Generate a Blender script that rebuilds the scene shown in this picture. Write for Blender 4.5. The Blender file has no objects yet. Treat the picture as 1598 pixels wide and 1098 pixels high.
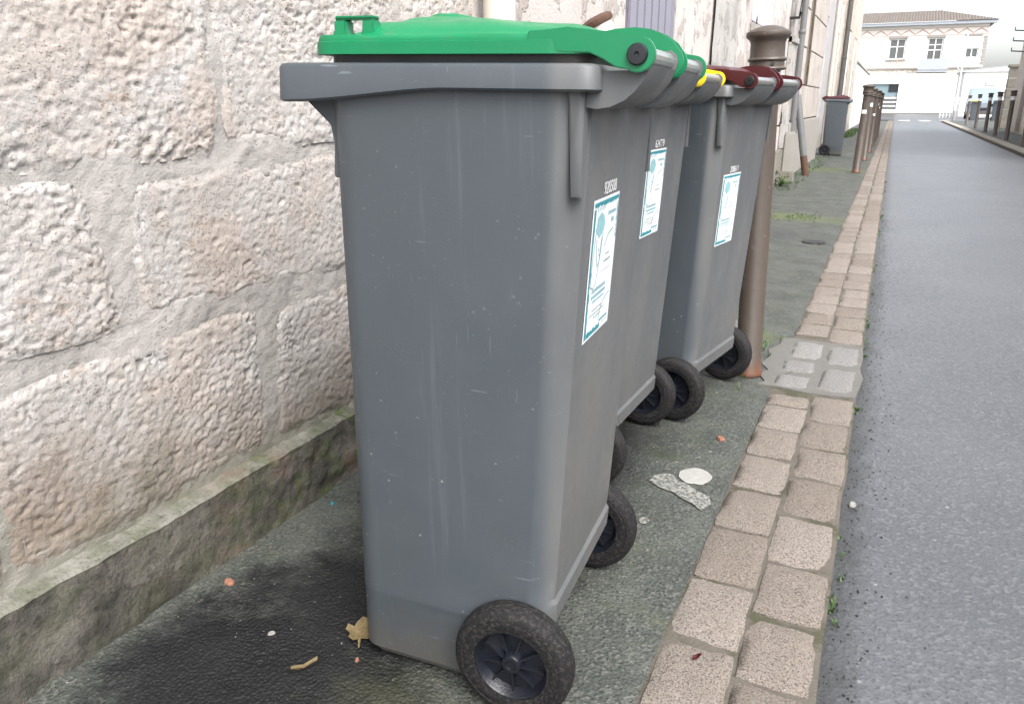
import bpy, bmesh, math, random
from mathutils import Vector, Matrix, noise
R = math.radians
random.seed(7)
scene = bpy.context.scene
COL = scene.collection

# ------------------------------------------------------------------ camera
cam_d = bpy.data.cameras.new('camera')
cam = bpy.data.objects.new('camera', cam_d)
COL.objects.link(cam)
cam_d.sensor_width = 36.0
cam_d.sensor_fit = 'HORIZONTAL'
cam_d.lens = 1200.0 / 1598.0 * 36.0
cam_d.clip_start = 0.02
cam_d.clip_end = 2000
cam.location = (0, 0, 0.95)
cam.rotation_euler = (R(90 - 17.961), 0, R(25.40))
scene.camera = cam

# ------------------------------------------------------------------ sky, sun, exposure
SUN_EL, SUN_AZ = 52.0, 132.0          # azimuth clockwise from +Y: behind the camera, to the right
world = bpy.data.worlds.new('World')
scene.world = world
world.use_nodes = True
wn = world.node_tree.nodes
wl = world.node_tree.links
bg = wn['Background']
sky = wn.new('ShaderNodeTexSky')
sky.sky_type = 'NISHITA'
sky.sun_disc = False
sky.sun_elevation = R(SUN_EL)
sky.sun_rotation = R(SUN_AZ)
sky.air_density = 1.0
sky.dust_density = 4.0
sky.ozone_density = 1.0
hsv = wn.new('ShaderNodeHueSaturation')
hsv.inputs['Saturation'].default_value = 0.30
hsv.inputs['Value'].default_value = 1.0
wl.new(sky.outputs[0], hsv.inputs['Color'])
wl.new(hsv.outputs[0], bg.inputs['Color'])
bg.inputs['Strength'].default_value = 0.15
sun_d = bpy.data.lights.new('sun', 'SUN')
sun_d.energy = 0.75
sun_d.angle = R(35)
sun_d.color = (1.0, 0.97, 0.93)
sun = bpy.data.objects.new('sun', sun_d)
COL.objects.link(sun)
_d = Vector((math.sin(R(SUN_AZ)) * math.cos(R(SUN_EL)), math.cos(R(SUN_AZ)) * math.cos(R(SUN_EL)), math.sin(R(SUN_EL))))
sun.rotation_euler = _d.to_track_quat('Z', 'Y').to_euler()
scene.view_settings.view_transform = 'Standard'
scene.view_settings.look = 'None'
scene.view_settings.exposure = 1.75
scene.view_settings.gamma = 1.0
scene.view_settings.use_curve_mapping = False
scene.render.engine = 'CYCLES'

# ------------------------------------------------------------------ helpers
def tag(o, label=None, cat=None, group=None, kind=None):
    if label: o['label'] = label
    if cat: o['category'] = cat
    if group: o['group'] = group
    if kind: o['kind'] = kind
    return o

def empty(name, loc=(0, 0, 0), rz=0.0, parent=None):
    o = bpy.data.objects.new(name, None)
    COL.objects.link(o)
    o.location = loc
    o.rotation_euler = (0, 0, rz)
    o.empty_display_size = 0.1
    if parent: o.parent = parent
    return o

class MB:
    def __init__(s):
        s.v = []; s.f = []
    def add(s, vs, fs):
        n = len(s.v)
        s.v += [tuple(p) for p in vs]
        s.f += [tuple(i + n for i in q) for q in fs]
        return s
    def box(s, x0, x1, y0, y1, z0, z1):
        vs = [(x, y, z) for x in (x0, x1) for y in (y0, y1) for z in (z0, z1)]
        return s.add(vs, [(0, 1, 3, 2), (4, 6, 7, 5), (0, 4, 5, 1), (2, 3, 7, 6), (0, 2, 6, 4), (1, 5, 7, 3)])
    def rings(s, rings, cap0=True, cap1=True, closed=True):
        n = len(rings[0]); vs = [p for r in rings for p in r]; fs = []
        for i in range(len(rings) - 1):
            for j in range(n if closed else n - 1):
                a = i * n + j; b = i * n + (j + 1) % n
                fs.append((a, b, b + n, a + n))
        if cap0: fs.append(tuple(range(n - 1, -1, -1)))
        if cap1: fs.append(tuple(range((len(rings) - 1) * n, len(rings) * n)))
        return s.add(vs, fs)
    def lathe(s, prof, axis='Z', seg=32, c=(0, 0, 0), cap=True):
        rs = []
        for r, h in prof:
            ring = []
            for k in range(seg):
                a = 2 * math.pi * k / seg
                ca, sa = r * math.cos(a), r * math.sin(a)
                if axis == 'Z': p = (c[0] + ca, c[1] + sa, c[2] + h)
                elif axis == 'Y': p = (c[0] + sa, c[1] + h, c[2] + ca)
                else: p = (c[0] + h, c[1] + ca, c[2] + sa)
                ring.append(p)
            rs.append(ring)
        return s.rings(rs, cap, cap)
    def tube(s, pts, r, seg=8, cap=True):
        pts = [Vector(p) for p in pts]; rs = []
        for i, p in enumerate(pts):
            t = (pts[min(i + 1, len(pts) - 1)] - pts[max(i - 1, 0)]).normalized()
            a = t.orthogonal().normalized() if i == 0 else (a - t * a.dot(t)).normalized()
            b = t.cross(a)
            rr = r[i] if isinstance(r, (list, tuple)) else r
            rs.append([tuple(p + a * rr * math.cos(2 * math.pi * k / seg) + b * rr * math.sin(2 * math.pi * k / seg)) for k in range(seg)])
        return s.rings(rs, cap, cap)
    def prism(s, poly, v0, v1):
        """polygon in (x,z), extruded along y"""
        n = len(poly)
        vs = [(a, v0, b) for a, b in poly] + [(a, v1, b) for a, b in poly]
        fs = [(i, (i + 1) % n, n + (i + 1) % n, n + i) for i in range(n)]
        fs += [tuple(range(n - 1, -1, -1)), tuple(range(n, 2 * n))]
        return s.add(vs, fs)
    def grid(s, fn, nu, nv):
        vs = [fn(i / nu, j / nv) for i in range(nu + 1) for j in range(nv + 1)]
        fs = []
        for i in range(nu):
            for j in range(nv):
                a = i * (nv + 1) + j
                fs.append((a, a + nv + 1, a + nv + 2, a + 1))
        return s.add(vs, fs)
    def mesh(s, name, mat, smooth=None, bevel=0.0):
        me = bpy.data.meshes.new(name)
        me.from_pydata(s.v, [], s.f)
        bm = bmesh.new(); bm.from_mesh(me)
        bmesh.ops.remove_doubles(bm, verts=bm.verts, dist=1e-6)
        bmesh.ops.recalc_face_normals(bm, faces=bm.faces)
        if bevel > 0:
            es = [e for e in bm.edges if len(e.link_faces) == 2 and e.calc_face_angle(0) > 0.6]
            bmesh.ops.bevel(bm, geom=es, offset=bevel, segments=2, affect='EDGES', clamp_overlap=True)
        if smooth is not None:
            for f in bm.faces: f.smooth = True
            for e in bm.edges:
                if len(e.link_faces) == 2 and e.calc_face_angle(0) > R(smooth): e.smooth = False
        bm.to_mesh(me); bm.free()
        if mat: me.materials.append(mat)
        return me
    def build(s, name, mat, parent=None, smooth=None, bevel=0.0, loc=None):
        o = bpy.data.objects.new(name, s.mesh(name, mat, smooth, bevel))
        COL.objects.link(o)
        if parent: o.parent = parent
        if loc: o.location = loc
        return o

def link(name, me, parent=None, loc=(0, 0, 0), rot=(0, 0, 0), scale=(1, 1, 1)):
    o = bpy.data.objects.new(name, me)
    COL.objects.link(o)
    o.location = loc; o.rotation_euler = rot; o.scale = scale
    if parent: o.parent = parent
    return o

def copy_tree(o, parent=None):
    c = o.copy(); COL.objects.link(c); c.parent = parent
    for ch in o.children: copy_tree(ch, c)
    return c

def sst(a, b, x):
    t = max(0.0, min(1.0, (x - a) / (b - a))); return t * t * (3 - 2 * t)

def fbm(p, oct=4, lac=2.1, gain=0.5):
    a, s = 1.0, 0.0; p = Vector(p)
    for _ in range(oct):
        s += a * noise.noise(p); p = p * lac; a *= gain
    return s

# ------------------------------------------------------------------ materials
class NT:
    def __init__(s, name):
        s.m = bpy.data.materials.new(name); s.m.use_nodes = True
        s.n = s.m.node_tree.nodes; s.l = s.m.node_tree.links
        s.b = s.n['Principled BSDF']
        s.pos = s.n.new('ShaderNodeNewGeometry').outputs['Position']
    def objpos(s):
        s.pos = s.n.new('ShaderNodeTexCoord').outputs['Object']; return s
    def set(s, sock, val):
        if isinstance(val, bpy.types.NodeSocket): s.l.new(val, sock)
        elif isinstance(val, (tuple, list)) and len(val) == 3 and sock.type == 'RGBA': sock.default_value = (*val, 1)
        else: sock.default_value = val
    def scale(s, vec, sc):
        n = s.n.new('ShaderNodeMapping'); s.l.new(vec, n.inputs[0])
        n.inputs['Scale'].default_value = sc
        return n.outputs[0]
    def noise(s, sc, det=4, rough=0.55, dist=0.0, vec=None, stretch=None, out='Fac'):
        n = s.n.new('ShaderNodeTexNoise')
        v = vec or s.pos
        if stretch: v = s.scale(v, stretch)
        s.l.new(v, n.inputs['Vector'])
        n.inputs['Scale'].default_value = sc; n.inputs['Detail'].default_value = det
        n.inputs['Roughness'].default_value = rough; n.inputs['Distortion'].default_value = dist
        return n.outputs[out]
    def voro(s, sc, feat='F1', out='Distance', vec=None, rnd=1.0, stretch=None):
        n = s.n.new('ShaderNodeTexVoronoi'); n.feature = feat
        v = vec or s.pos
        if stretch: v = s.scale(v, stretch)
        s.l.new(v, n.inputs['Vector'])
        n.inputs['Scale'].default_value = sc; n.inputs['Randomness'].default_value = rnd
        return n.outputs[out]
    def ramp(s, fac, a, b, lo=0.0, hi=1.0):
        n = s.n.new('ShaderNodeMapRange'); n.interpolation_type = 'SMOOTHSTEP'
        s.l.new(fac, n.inputs['Value'])
        n.inputs['From Min'].default_value = a; n.inputs['From Max'].default_value = b
        n.inputs['To Min'].default_value = lo; n.inputs['To Max'].default_value = hi
        return n.outputs[0]
    def mix(s, fac, a, b, mode='MIX'):
        n = s.n.new('ShaderNodeMix'); n.data_type = 'RGBA'; n.blend_type = mode
        s.set(n.inputs[0], fac); s.set(n.inputs[6], a); s.set(n.inputs[7], b)
        return n.outputs[2]
    def math(s, op, a, b=0.0, c=0.0):
        n = s.n.new('ShaderNodeMath'); n.operation = op
        s.set(n.inputs[0], a); s.set(n.inputs[1], b)
        if op in ('MULTIPLY_ADD',): s.set(n.inputs[2], c)
        return n.outputs[0]
    def xyz(s):
        n = s.n.new('ShaderNodeSeparateXYZ'); s.l.new(s.pos, n.inputs[0]); return n.outputs
    def rnd(s):
        return s.n.new('ShaderNodeObjectInfo').outputs['Random']
    def blob(s, c, r0, r1, amp=0.25, sc=6.0, squash=(1, 1, 1)):
        """irregular stain round a point: 1 inside, 0 outside"""
        m = s.n.new('ShaderNodeVectorMath'); m.operation = 'SUBTRACT'
        s.l.new(s.pos, m.inputs[0]); m.inputs[1].default_value = c
        q = s.scale(m.outputs[0], squash)
        l = s.n.new('ShaderNodeVectorMath'); l.operation = 'LENGTH'; s.l.new(q, l.inputs[0])
        w = s.math('MULTIPLY_ADD', s.noise(sc, 4, 0.6), amp * 2, -amp)
        d = s.math('ADD', l.outputs['Value'], w)
        d = s.math('ADD', d, s.math('MULTIPLY_ADD', s.noise(sc * 6, 4, 0.7), amp * 0.8, -amp * 0.4))
        return s.ramp(d, r0, r1, 1.0, 0.0)
    def col(s, v): s.set(s.b.inputs['Base Color'], v); return s
    def rough(s, v): s.set(s.b.inputs['Roughness'], v); return s
    def spec(s, v): s.set(s.b.inputs['Specular IOR Level'], v); return s
    def metal(s, v): s.set(s.b.inputs['Metallic'], v); return s
    def bump(s, h, dist=0.005, strength=1.0):
        n = s.n.new('ShaderNodeBump'); s.l.new(h, n.inputs['Height'])
        n.inputs['Distance'].default_value = dist; n.inputs['Strength'].default_value = strength
        old = s.b.inputs['Normal']
        if old.is_linked: s.l.new(old.links[0].from_socket, n.inputs['Normal'])
        s.l.new(n.outputs[0], old)
        return s

def simple(name, c, rough=0.6, var=0.15, sc=8.0, metal=0.0, bump=0.0, bsc=120.0, spec=0.5):
    t = NT(name)
    dark = tuple(x * (1 - var) for x in c); light = tuple(min(1, x * (1 + var)) for x in c)
    t.col(t.mix(t.noise(sc, 5, 0.6), dark, light)).rough(rough).metal(metal).spec(spec)
    if bump: t.bump(t.noise(bsc, 4, 0.6), bump)
    return t.m

M = {}
def m_plastic(name, base, rough=0.42, speck=True, fade=0.1):
    t = NT(name)
    big = t.noise(2.5, 4, 0.6, stretch=(1, 1, 0.35))
    c = t.mix(big, tuple(x * (1 - fade) for x in base), tuple(x * (1 + fade) for x in base))
    streak = t.ramp(t.noise(55, 3, 0.6, stretch=(1, 1, 0.025)), 0.56, 0.78)
    c = t.mix(t.math('MULTIPLY', streak, 0.26), c, tuple(x * 1.7 + 0.03 for x in base))
    z = t.xyz()[2]
    low = t.math('MULTIPLY', t.ramp(z, 0.02, 0.55, 1, 0), t.ramp(t.noise(9, 5, 0.65), 0.42, 0.72))
    c = t.mix(t.math('MULTIPLY', low, 0.28), c, (0.085, 0.08, 0.07))
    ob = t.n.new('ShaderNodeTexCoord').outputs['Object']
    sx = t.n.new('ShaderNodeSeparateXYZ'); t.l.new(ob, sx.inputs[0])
    bouncem = t.math('MULTIPLY', t.ramp(sx.outputs[0], 0.022, 0.048), t.ramp(t.noise(5, 4, 0.6, stretch=(1, 1, 0.4)), 0.3, 0.65, 0.45, 0.95))
    c = t.mix(bouncem, c, tuple(x * 1.2 + y for x, y in zip(base, (0.052, 0.040, 0.026))))  # warm bounce light painted into the colour of the street-facing back
    for st_, sc_, am in (((6, 6, 0.35), 30, 0.28), ((0.5, 0.5, 7), 26, 0.4), ((3, 3, 2.2), 60, 0.35)):
        sc1 = t.math('MULTIPLY', t.ramp(t.noise(sc_, 2, 0.5, 0.4, stretch=st_), 0.70, 0.745), t.ramp(t.noise(4.3, 3, 0.6), 0.44, 0.58))
        c = t.mix(t.math('MULTIPLY', sc1, am), c, tuple(x * 2.6 + 0.03 for x in base))
    if speck:
        base_g = t.math('MULTIPLY', t.ramp(t.math('ADD', z, t.math('MULTIPLY_ADD', t.noise(16, 5, 0.7), 0.16, -0.08)), 0.0, 0.15, 1, 0), 0.7)
        c = t.mix(base_g, c, (0.075, 0.068, 0.056))
        d = t.voro(42)
        g = t.ramp(t.noise(6, 3, 0.6), 0.44, 0.6)
        zz = t.ramp(z, 0.05, 0.62, 1, 0.12)
        s1 = t.math('MULTIPLY', t.math('MULTIPLY', t.ramp(d, 0.05, 0.12, 1, 0), g), zz)
        c = t.mix(t.math('MULTIPLY', s1, 0.75), c, (0.5, 0.5, 0.48))
        d2 = t.voro(210)
        s2 = t.math('MULTIPLY', t.ramp(d2, 0.05, 0.16, 1, 0), t.ramp(t.noise(14, 3, 0.6), 0.5, 0.7))
        c = t.mix(t.math('MULTIPLY', s2, 0.35), c, (0.35, 0.34, 0.31))
    t.col(c)
    t.rough(t.ramp(t.noise(12, 4, 0.6), 0.3, 0.7, rough - 0.06, rough + 0.14)).spec(0.45)
    t.bump(t.noise(450, 2, 0.5), 0.0004, 0.35)
    t.bump(t.noise(7, 2, 0.5), 0.006, 0.25)
    return t.m
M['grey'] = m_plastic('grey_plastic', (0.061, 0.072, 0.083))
M['greydark'] = m_plastic('neck_plastic', (0.022, 0.024, 0.028), speck=False)
def m_lid(name, base, rough=0.3):
    t = NT(name)
    c = t.mix(t.noise(4, 4, 0.6), tuple(x * 0.9 for x in base), tuple(x * 1.1 for x in base))
    dirt = t.math('MULTIPLY', t.ramp(t.noise(40, 6, 0.7), 0.55, 0.75), t.ramp(t.noise(5, 3, 0.6), 0.45, 0.65))
    c = t.mix(t.math('MULTIPLY', dirt, 0.35), c, (0.10, 0.10, 0.08))
    t.col(c).rough(t.ramp(t.noise(25, 4, 0.65), 0.35, 0.7, rough, rough + 0.16)).spec(0.5)
    t.bump(t.noise(320, 2, 0.5), 0.0004, 0.3)
    t.bump(t.noise(9, 2, 0.5), 0.004, 0.2)
    return t.m
M['green'] = m_lid('green_plastic', (0.003, 0.172, 0.068))
M['maroon'] = m_lid('maroon_plastic', (0.06, 0.008, 0.011))
M['yellow'] = m_lid('yellow_plastic', (0.75, 0.56, 0.02))
M['tube'] = simple('grip_tube', (0.42, 0.42, 0.41), 0.33, 0.1, 30, metal=0.75)
M['black'] = simple('black_plastic', (0.012, 0.013, 0.017), 0.35, 0.3, 30)
def m_tyre():
    t = NT('tyre_rubber')
    c = t.mix(t.ramp(t.noise(160, 5, 0.7), 0.46, 0.66), (0.006, 0.006, 0.007), (0.032, 0.028, 0.026))
    d = t.ramp(t.voro(260), 0.08, 0.2, 1, 0)
    c = t.mix(t.math('MULTIPLY', t.math('MULTIPLY', d, t.ramp(t.noise(40, 3), 0.48, 0.62)), 0.6), c, (0.22, 0.2, 0.18))
    t.col(c).rough(0.72).spec(0.35).bump(t.noise(260, 4, 0.7), 0.0016)
    return t.m
M['tyre'] = m_tyre()
M['hub'] = simple('hub_plastic', (0.008, 0.0095, 0.015), 0.38, 0.35, 40, bump=0.0006, bsc=200)
M['white_vinyl'] = simple('sticker_vinyl', (0.66, 0.69, 0.70), 0.45, 0.06, 60)
M['teal'] = simple('teal_print', (0.02, 0.22, 0.26), 0.45, 0.1, 60)
M['teal_pale'] = simple('pale_teal_print', (0.25, 0.45, 0.49), 0.45, 0.1, 60)
M['ink'] = simple('grey_print', (0.2, 0.28, 0.30), 0.5, 0.1, 60)
M['num'] = simple('white_print', (0.62, 0.62, 0.62), 0.5, 0.15, 90)

def m_stone():
    t = NT('limestone')
    r = t.rnd()
    tint = t.mix(r, (0.375, 0.348, 0.325), (0.395, 0.38, 0.365))
    c = t.mix(t.ramp(t.noise(3.2, 5, 0.65), 0.36, 0.66), tint, (0.365, 0.322, 0.29))
    c = t.mix(t.ramp(t.noise(5.5, 5, 0.7, 0.6), 0.5, 0.7), c, (0.415, 0.405, 0.398))
    och = t.math('MULTIPLY', t.ramp(t.noise(7, 4, 0.6), 0.58, 0.72), t.ramp(t.noise(60, 3, 0.7), 0.42, 0.62))
    c = t.mix(t.math('MULTIPLY', och, 0.7), c, (0.30, 0.205, 0.13))
    sm = t.ramp(t.noise(4.2, 5, 0.65), 0.50, 0.58)      # lime mortar smeared over the blocks
    c = t.mix(t.math('MULTIPLY', sm, 0.7), c, (0.37, 0.355, 0.338))
    fine = t.noise(75, 3, 0.65, stretch=(1, 1, 1.3))
    c = t.mix(t.ramp(fine, 0.33, 0.42, 0.4, 0.0), c, (0.25, 0.20, 0.17))
    fl = t.math('MULTIPLY', t.ramp(t.noise(125, 2, 0.6, stretch=(1, 1, 1.7)), 0.365, 0.405, 1, 0), t.ramp(t.noise(14, 3, 0.6), 0.40, 0.56))
    c = t.mix(t.math('MULTIPLY', fl, 0.75), c, (0.14, 0.11, 0.095))
    c = t.mix(t.ramp(t.noise(240, 2, 0.6), 0.36, 0.46, 0.35, 0.0), c, (0.25, 0.21, 0.19))
    # damp and algae climbing from the foot of the wall, ragged
    z = t.xyz()[2]
    zz = t.math('ADD', z, t.math('MULTIPLY_ADD', t.noise(3.0, 5, 0.65), 0.55, -0.275))
    zz = t.math('ADD', zz, t.math('MULTIPLY_ADD', t.noise(22, 4, 0.7), 0.14, -0.07))
    damp = t.ramp(zz, 0.16, 0.47, 1, 0)
    c = t.mix(t.math('MULTIPLY', damp, 0.72), c, (0.135, 0.112, 0.082))
    alg = t.math('MULTIPLY', t.ramp(zz, 0.06, 0.32, 1, 0), t.ramp(t.noise(4.5, 4, 0.6), 0.42, 0.62))
    c = t.mix(t.math('MULTIPLY', alg, 0.65), c, (0.085, 0.09, 0.05))
    rust = t.blob((-1.2, 0.70, 0.31), 0.03, 0.16, 0.10, 12)
    c = t.mix(t.math('MULTIPLY', rust, 0.4), c, (0.17, 0.115, 0.075))
    t.col(c).rough(0.92).spec(0.2)
    # pits and crust
    t.bump(t.noise(210, 3, 0.6), 0.0016, 1.0)
    return t.m
M['stone'] = m_stone()
def m_mortar():
    t = NT('lime_mortar')
    c = t.mix(t.ramp(t.noise(6, 5, 0.6), 0.35, 0.7), (0.335, 0.317, 0.30), (0.405, 0.383, 0.363))
    c = t.mix(t.ramp(t.noise(120, 4, 0.7), 0.28, 0.45, 0.35, 0), c, (0.26, 0.24, 0.21))
    z = t.xyz()[2]
    zz = t.math('ADD', z, t.math('MULTIPLY_ADD', t.noise(3.0, 5, 0.65), 0.5, -0.25))
    c = t.mix(t.ramp(zz, 0.2, 0.5, 0.7, 0), c, (0.17, 0.165, 0.125))
    c = t.mix(t.math('MULTIPLY', t.ramp(zz, 0.08, 0.3, 1, 0), t.ramp(t.noise(7, 4, 0.6), 0.45, 0.6)), c, (0.085, 0.095, 0.05))
    t.col(c).rough(0.9).spec(0.2)
    fl = t.math('MULTIPLY', t.ramp(t.noise(110, 2, 0.6, stretch=(1, 1, 1.7)), 0.36, 0.40, 1, 0), t.ramp(t.noise(14, 3, 0.6), 0.45, 0.6))
    c = t.mix(t.math('MULTIPLY', fl, 0.6), c, (0.15, 0.125, 0.11)); t.col(c)
    t.bump(t.noise(220, 4, 0.75), 0.0018).bump(t.noise(60, 5, 0.7, stretch=(1, 1, 1.5)), 0.003)
    return t.m
M['mortar'] = m_mortar()
def m_plinth(name, c1, c2, moss):
    t = NT(name)
    c = t.mix(t.ramp(t.noise(9, 6, 0.7), 0.35, 0.68), c1, c2)
    c = t.mix(t.ramp(t.noise(70, 5, 0.75), 0.3, 0.5, 0.6, 0), c, tuple(x * 0.35 for x in c1))
    y = t.xyz()[1]
    g = t.math('MULTIPLY', t.ramp(y, 0.9, 1.5, 0.25, 1.0), t.ramp(t.noise(14, 5, 0.7), 0.45, 0.62))
    c = t.mix(t.math('MULTIPLY', g, moss), c, (0.075, 0.095, 0.03))
    red = t.math('MULTIPLY', t.ramp(y, 0.75, 1.3), t.ramp(t.noise(6, 4, 0.6), 0.5, 0.66))
    c = t.mix(t.math('MULTIPLY', red, 0.5 if moss > 0.5 else 0.0), c, (0.21, 0.13, 0.10))
    t.col(c).rough(0.93).spec(0.2)
    t.bump(t.noise(90, 5, 0.75), 0.006).bump(t.noise(28, 4, 0.6), 0.009, 0.7)
    return t.m
M['plinth'] = m_plinth('dirty_plinth', (0.058, 0.056, 0.048), (0.145, 0.134, 0.116), 0.7)
M['plinthcap'] = m_plinth('cement_fillet', (0.12, 0.12, 0.095), (0.245, 0.24, 0.208), 0.85)

def m_pavement():
    t = NT('pavement_asphalt')
    c = t.mix(t.ramp(t.noise(5, 6, 0.65), 0.35, 0.66), (0.048, 0.054, 0.047), (0.074, 0.080, 0.070))
    agg = t.voro(150, out='Color'); sep = t.n.new('ShaderNodeSeparateColor'); t.l.new(agg, sep.inputs[0])
    c = t.mix(t.ramp(sep.outputs[0], 0.74, 0.80, 0, 0.55), c, (0.125, 0.125, 0.115))
    c = t.mix(t.ramp(t.noise(150, 3, 0.65), 0.38, 0.44, 0.75, 0), c, (0.014, 0.015, 0.014))
    c = t.mix(t.math('MULTIPLY', t.ramp(t.noise(9, 5, 0.7), 0.52, 0.7), 0.45), c, (0.082, 0.092, 0.055))
    lich = t.math('MULTIPLY', t.ramp(t.voro(19), 0.05, 0.12, 1, 0), t.ramp(t.noise(4, 3), 0.5, 0.6))
    c = t.mix(t.math('MULTIPLY', lich, 0.5), c, (0.3, 0.3, 0.27))
    # wet, sooty stain spread between the wall and the bins
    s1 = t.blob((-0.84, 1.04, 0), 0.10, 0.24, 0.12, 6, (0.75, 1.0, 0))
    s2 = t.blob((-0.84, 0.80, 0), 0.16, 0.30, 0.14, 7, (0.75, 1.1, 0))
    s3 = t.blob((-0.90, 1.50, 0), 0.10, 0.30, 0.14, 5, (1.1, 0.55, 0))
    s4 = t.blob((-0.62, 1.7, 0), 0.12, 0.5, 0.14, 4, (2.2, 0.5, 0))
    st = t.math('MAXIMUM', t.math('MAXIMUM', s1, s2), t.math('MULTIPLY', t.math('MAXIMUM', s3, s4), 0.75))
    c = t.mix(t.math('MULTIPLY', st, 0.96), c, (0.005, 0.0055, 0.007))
    gr = t.blob((-0.62, 0.80, 0), 0.02, 0.16, 0.10, 8)
    c = t.mix(t.math('MULTIPLY', gr, 0.4), c, (0.075, 0.078, 0.042))
    for cx, cy, r in ((-0.72, 7.1, 0.5), (-0.42, 3.3, 0.16), (-1.0, 12.5, 0.8), (-0.47, 1.98, 0.07)):
        g = t.blob((cx, cy, 0), 0.0, r, r * 0.5, 5, (0.6, 1.3, 0) if cy > 5 else (1, 1, 0))
        c = t.mix(t.math('MULTIPLY', g, 0.62), c, (0.10, 0.125, 0.035) if cy > 3 else (0.03, 0.036, 0.02))
    w = t.blob((-0.75, 6.1, 0), 0.1, 0.45, 0.3, 6, (0.7, 1.2, 0))
    c = t.mix(t.math('MULTIPLY', w, 0.4), c, (0.03, 0.032, 0.034))
    t.col(c)
    t.rough(t.math('SUBTRACT', t.ramp(t.noise(6, 4, 0.6), 0.3, 0.7, 0.55, 0.8), t.math('MULTIPLY', st, 0.12))).spec(0.4)
    t.bump(t.voro(150), 0.0030, 0.8).bump(t.noise(150, 3, 0.65), 0.0025).bump(t.noise(12, 4, 0.6), 0.012, 0.5)
    return t.m
M['pavement'] = m_pavement()
def m_road():
    t = NT('road_asphalt')
    c = t.mix(t.ramp(t.noise(1.2, 5, 0.6), 0.35, 0.65), (0.082, 0.088, 0.096), (0.100, 0.106, 0.115))
    agg = t.voro(120, out='Color'); sep = t.n.new('ShaderNodeSeparateColor'); t.l.new(agg, sep.inputs[0])
    c = t.mix(t.ramp(sep.outputs[0], 0.78, 0.84, 0, 0.45), c, (0.165, 0.168, 0.175))
    c = t.mix(t.ramp(t.noise(130, 3, 0.7), 0.37, 0.43, 0.6, 0), c, (0.03, 0.031, 0.034))
    ch = t.math('MULTIPLY', t.ramp(t.voro(13), 0.035, 0.075, 1, 0), t.ramp(t.noise(3, 2), 0.45, 0.55))
    c = t.mix(t.math('MULTIPLY', ch, 0.6), c, (0.4, 0.4, 0.4))
    x = t.xyz()[0]
    xe = t.math('ADD', x, t.math('MULTIPLY_ADD', t.noise(7, 5, 0.7), 0.14, -0.07))
    edge = t.ramp(xe, 0.02, 0.10, 1, 0)
    c = t.mix(t.math('MULTIPLY', edge, 0.8), c, (0.035, 0.036, 0.036))
    t.col(c)
    t.rough(t.ramp(t.noise(60, 4, 0.6), 0.35, 0.65, 0.38, 0.5)).spec(0.5)
    t.bump(t.voro(120), 0.0022, 0.7).bump(t.noise(170, 5, 0.75), 0.0018)
    return t.m
M['road'] = m_road()
def m_granite(name, a, b, dark):
    t = NT(name)
    r = t.rnd()
    c = t.mix(r, a, b)
    c = t.mix(t.ramp(t.noise(260, 3, 0.7), 0.40, 0.52, 0.75, 0), c, dark)
    c = t.mix(t.ramp(t.noise(310, 3, 0.7), 0.56, 0.68, 0, 0.55), c, (0.45, 0.42, 0.39))
    c = t.mix(t.math('MULTIPLY', t.ramp(t.noise(12, 4, 0.6), 0.5, 0.72), 0.35), c, (0.20, 0.17, 0.14))
    t.col(c).rough(0.85).spec(0.3).bump(t.noise(240, 3, 0.7), 0.0028).bump(t.noise(45, 3, 0.6), 0.003)
    return t.m
M['pink'] = m_granite('pink_granite', (0.175, 0.148, 0.124), (0.24, 0.21, 0.183), (0.04, 0.032, 0.027))
M['greygr'] = m_granite('grey_granite', (0.20, 0.197, 0.192), (0.235, 0.232, 0.226), (0.07, 0.068, 0.066))
def m_joint():
    t = NT('kerb_mortar')
    c = t.mix(t.noise(30, 4, 0.6), (0.085, 0.075, 0.062), (0.145, 0.13, 0.11))
    c = t.mix(t.math('MULTIPLY', t.ramp(t.noise(7, 5, 0.7), 0.5, 0.62), 0.7), c, (0.05, 0.055, 0.028))
    t.col(c).rough(0.93).spec(0.2).bump(t.noise(150, 4, 0.7), 0.004)
    return t.m
M['joint'] = m_joint()
M['jointgrey'] = simple('patch_cement', (0.135, 0.131, 0.122), 0.92, 0.2, 20, bump=0.003, bsc=150, spec=0.2)
M['ground'] = simple('bare_ground', (0.16, 0.15, 0.13), 0.95, 0.3, 0.5)
M['chalk'] = simple('worn_white_paint', (0.30, 0.30, 0.28), 0.9, 0.15, 60, bump=0.003, bsc=160)
def m_faded():
    t = NT('faded_paint')
    c = t.mix(t.ramp(t.noise(120, 5, 0.75), 0.42, 0.60), (0.075, 0.08, 0.07), (0.27, 0.27, 0.25))
    t.col(c).rough(0.9).bump(t.noise(160, 4, 0.7), 0.003)
    return t.m
M['faded'] = m_faded()
def m_taupe():
    t = NT('taupe_paint')
    c = t.mix(t.noise(9, 4, 0.6), (0.062, 0.049, 0.040), (0.084, 0.067, 0.055))
    sc = t.math('MAXIMUM', t.ramp(t.noise(38, 5, 0.75), 0.62, 0.68), t.ramp(t.noise(60, 3, 0.6, stretch=(1, 1, 0.12)), 0.64, 0.72))
    c = t.mix(t.math('MULTIPLY', t.noise(5, 3, 0.6), 0.35), c, (0.05, 0.042, 0.034))
    c = t.mix(t.math('MULTIPLY', sc, 0.55), c, (0.20, 0.18, 0.165))
    z = t.xyz()[2]
    zz = t.math('ADD', z, t.math('MULTIPLY_ADD', t.noise(25, 4, 0.7), 0.1, -0.05))
    c = t.mix(t.ramp(zz, 0.02, 0.07, 0.9, 0), c, (0.13, 0.055, 0.03))
    t.col(c).rough(0.42).spec(0.5).bump(t.noise(60, 4, 0.6), 0.0012, 0.6)
    return t.m
M['taupe'] = m_taupe()
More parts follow.
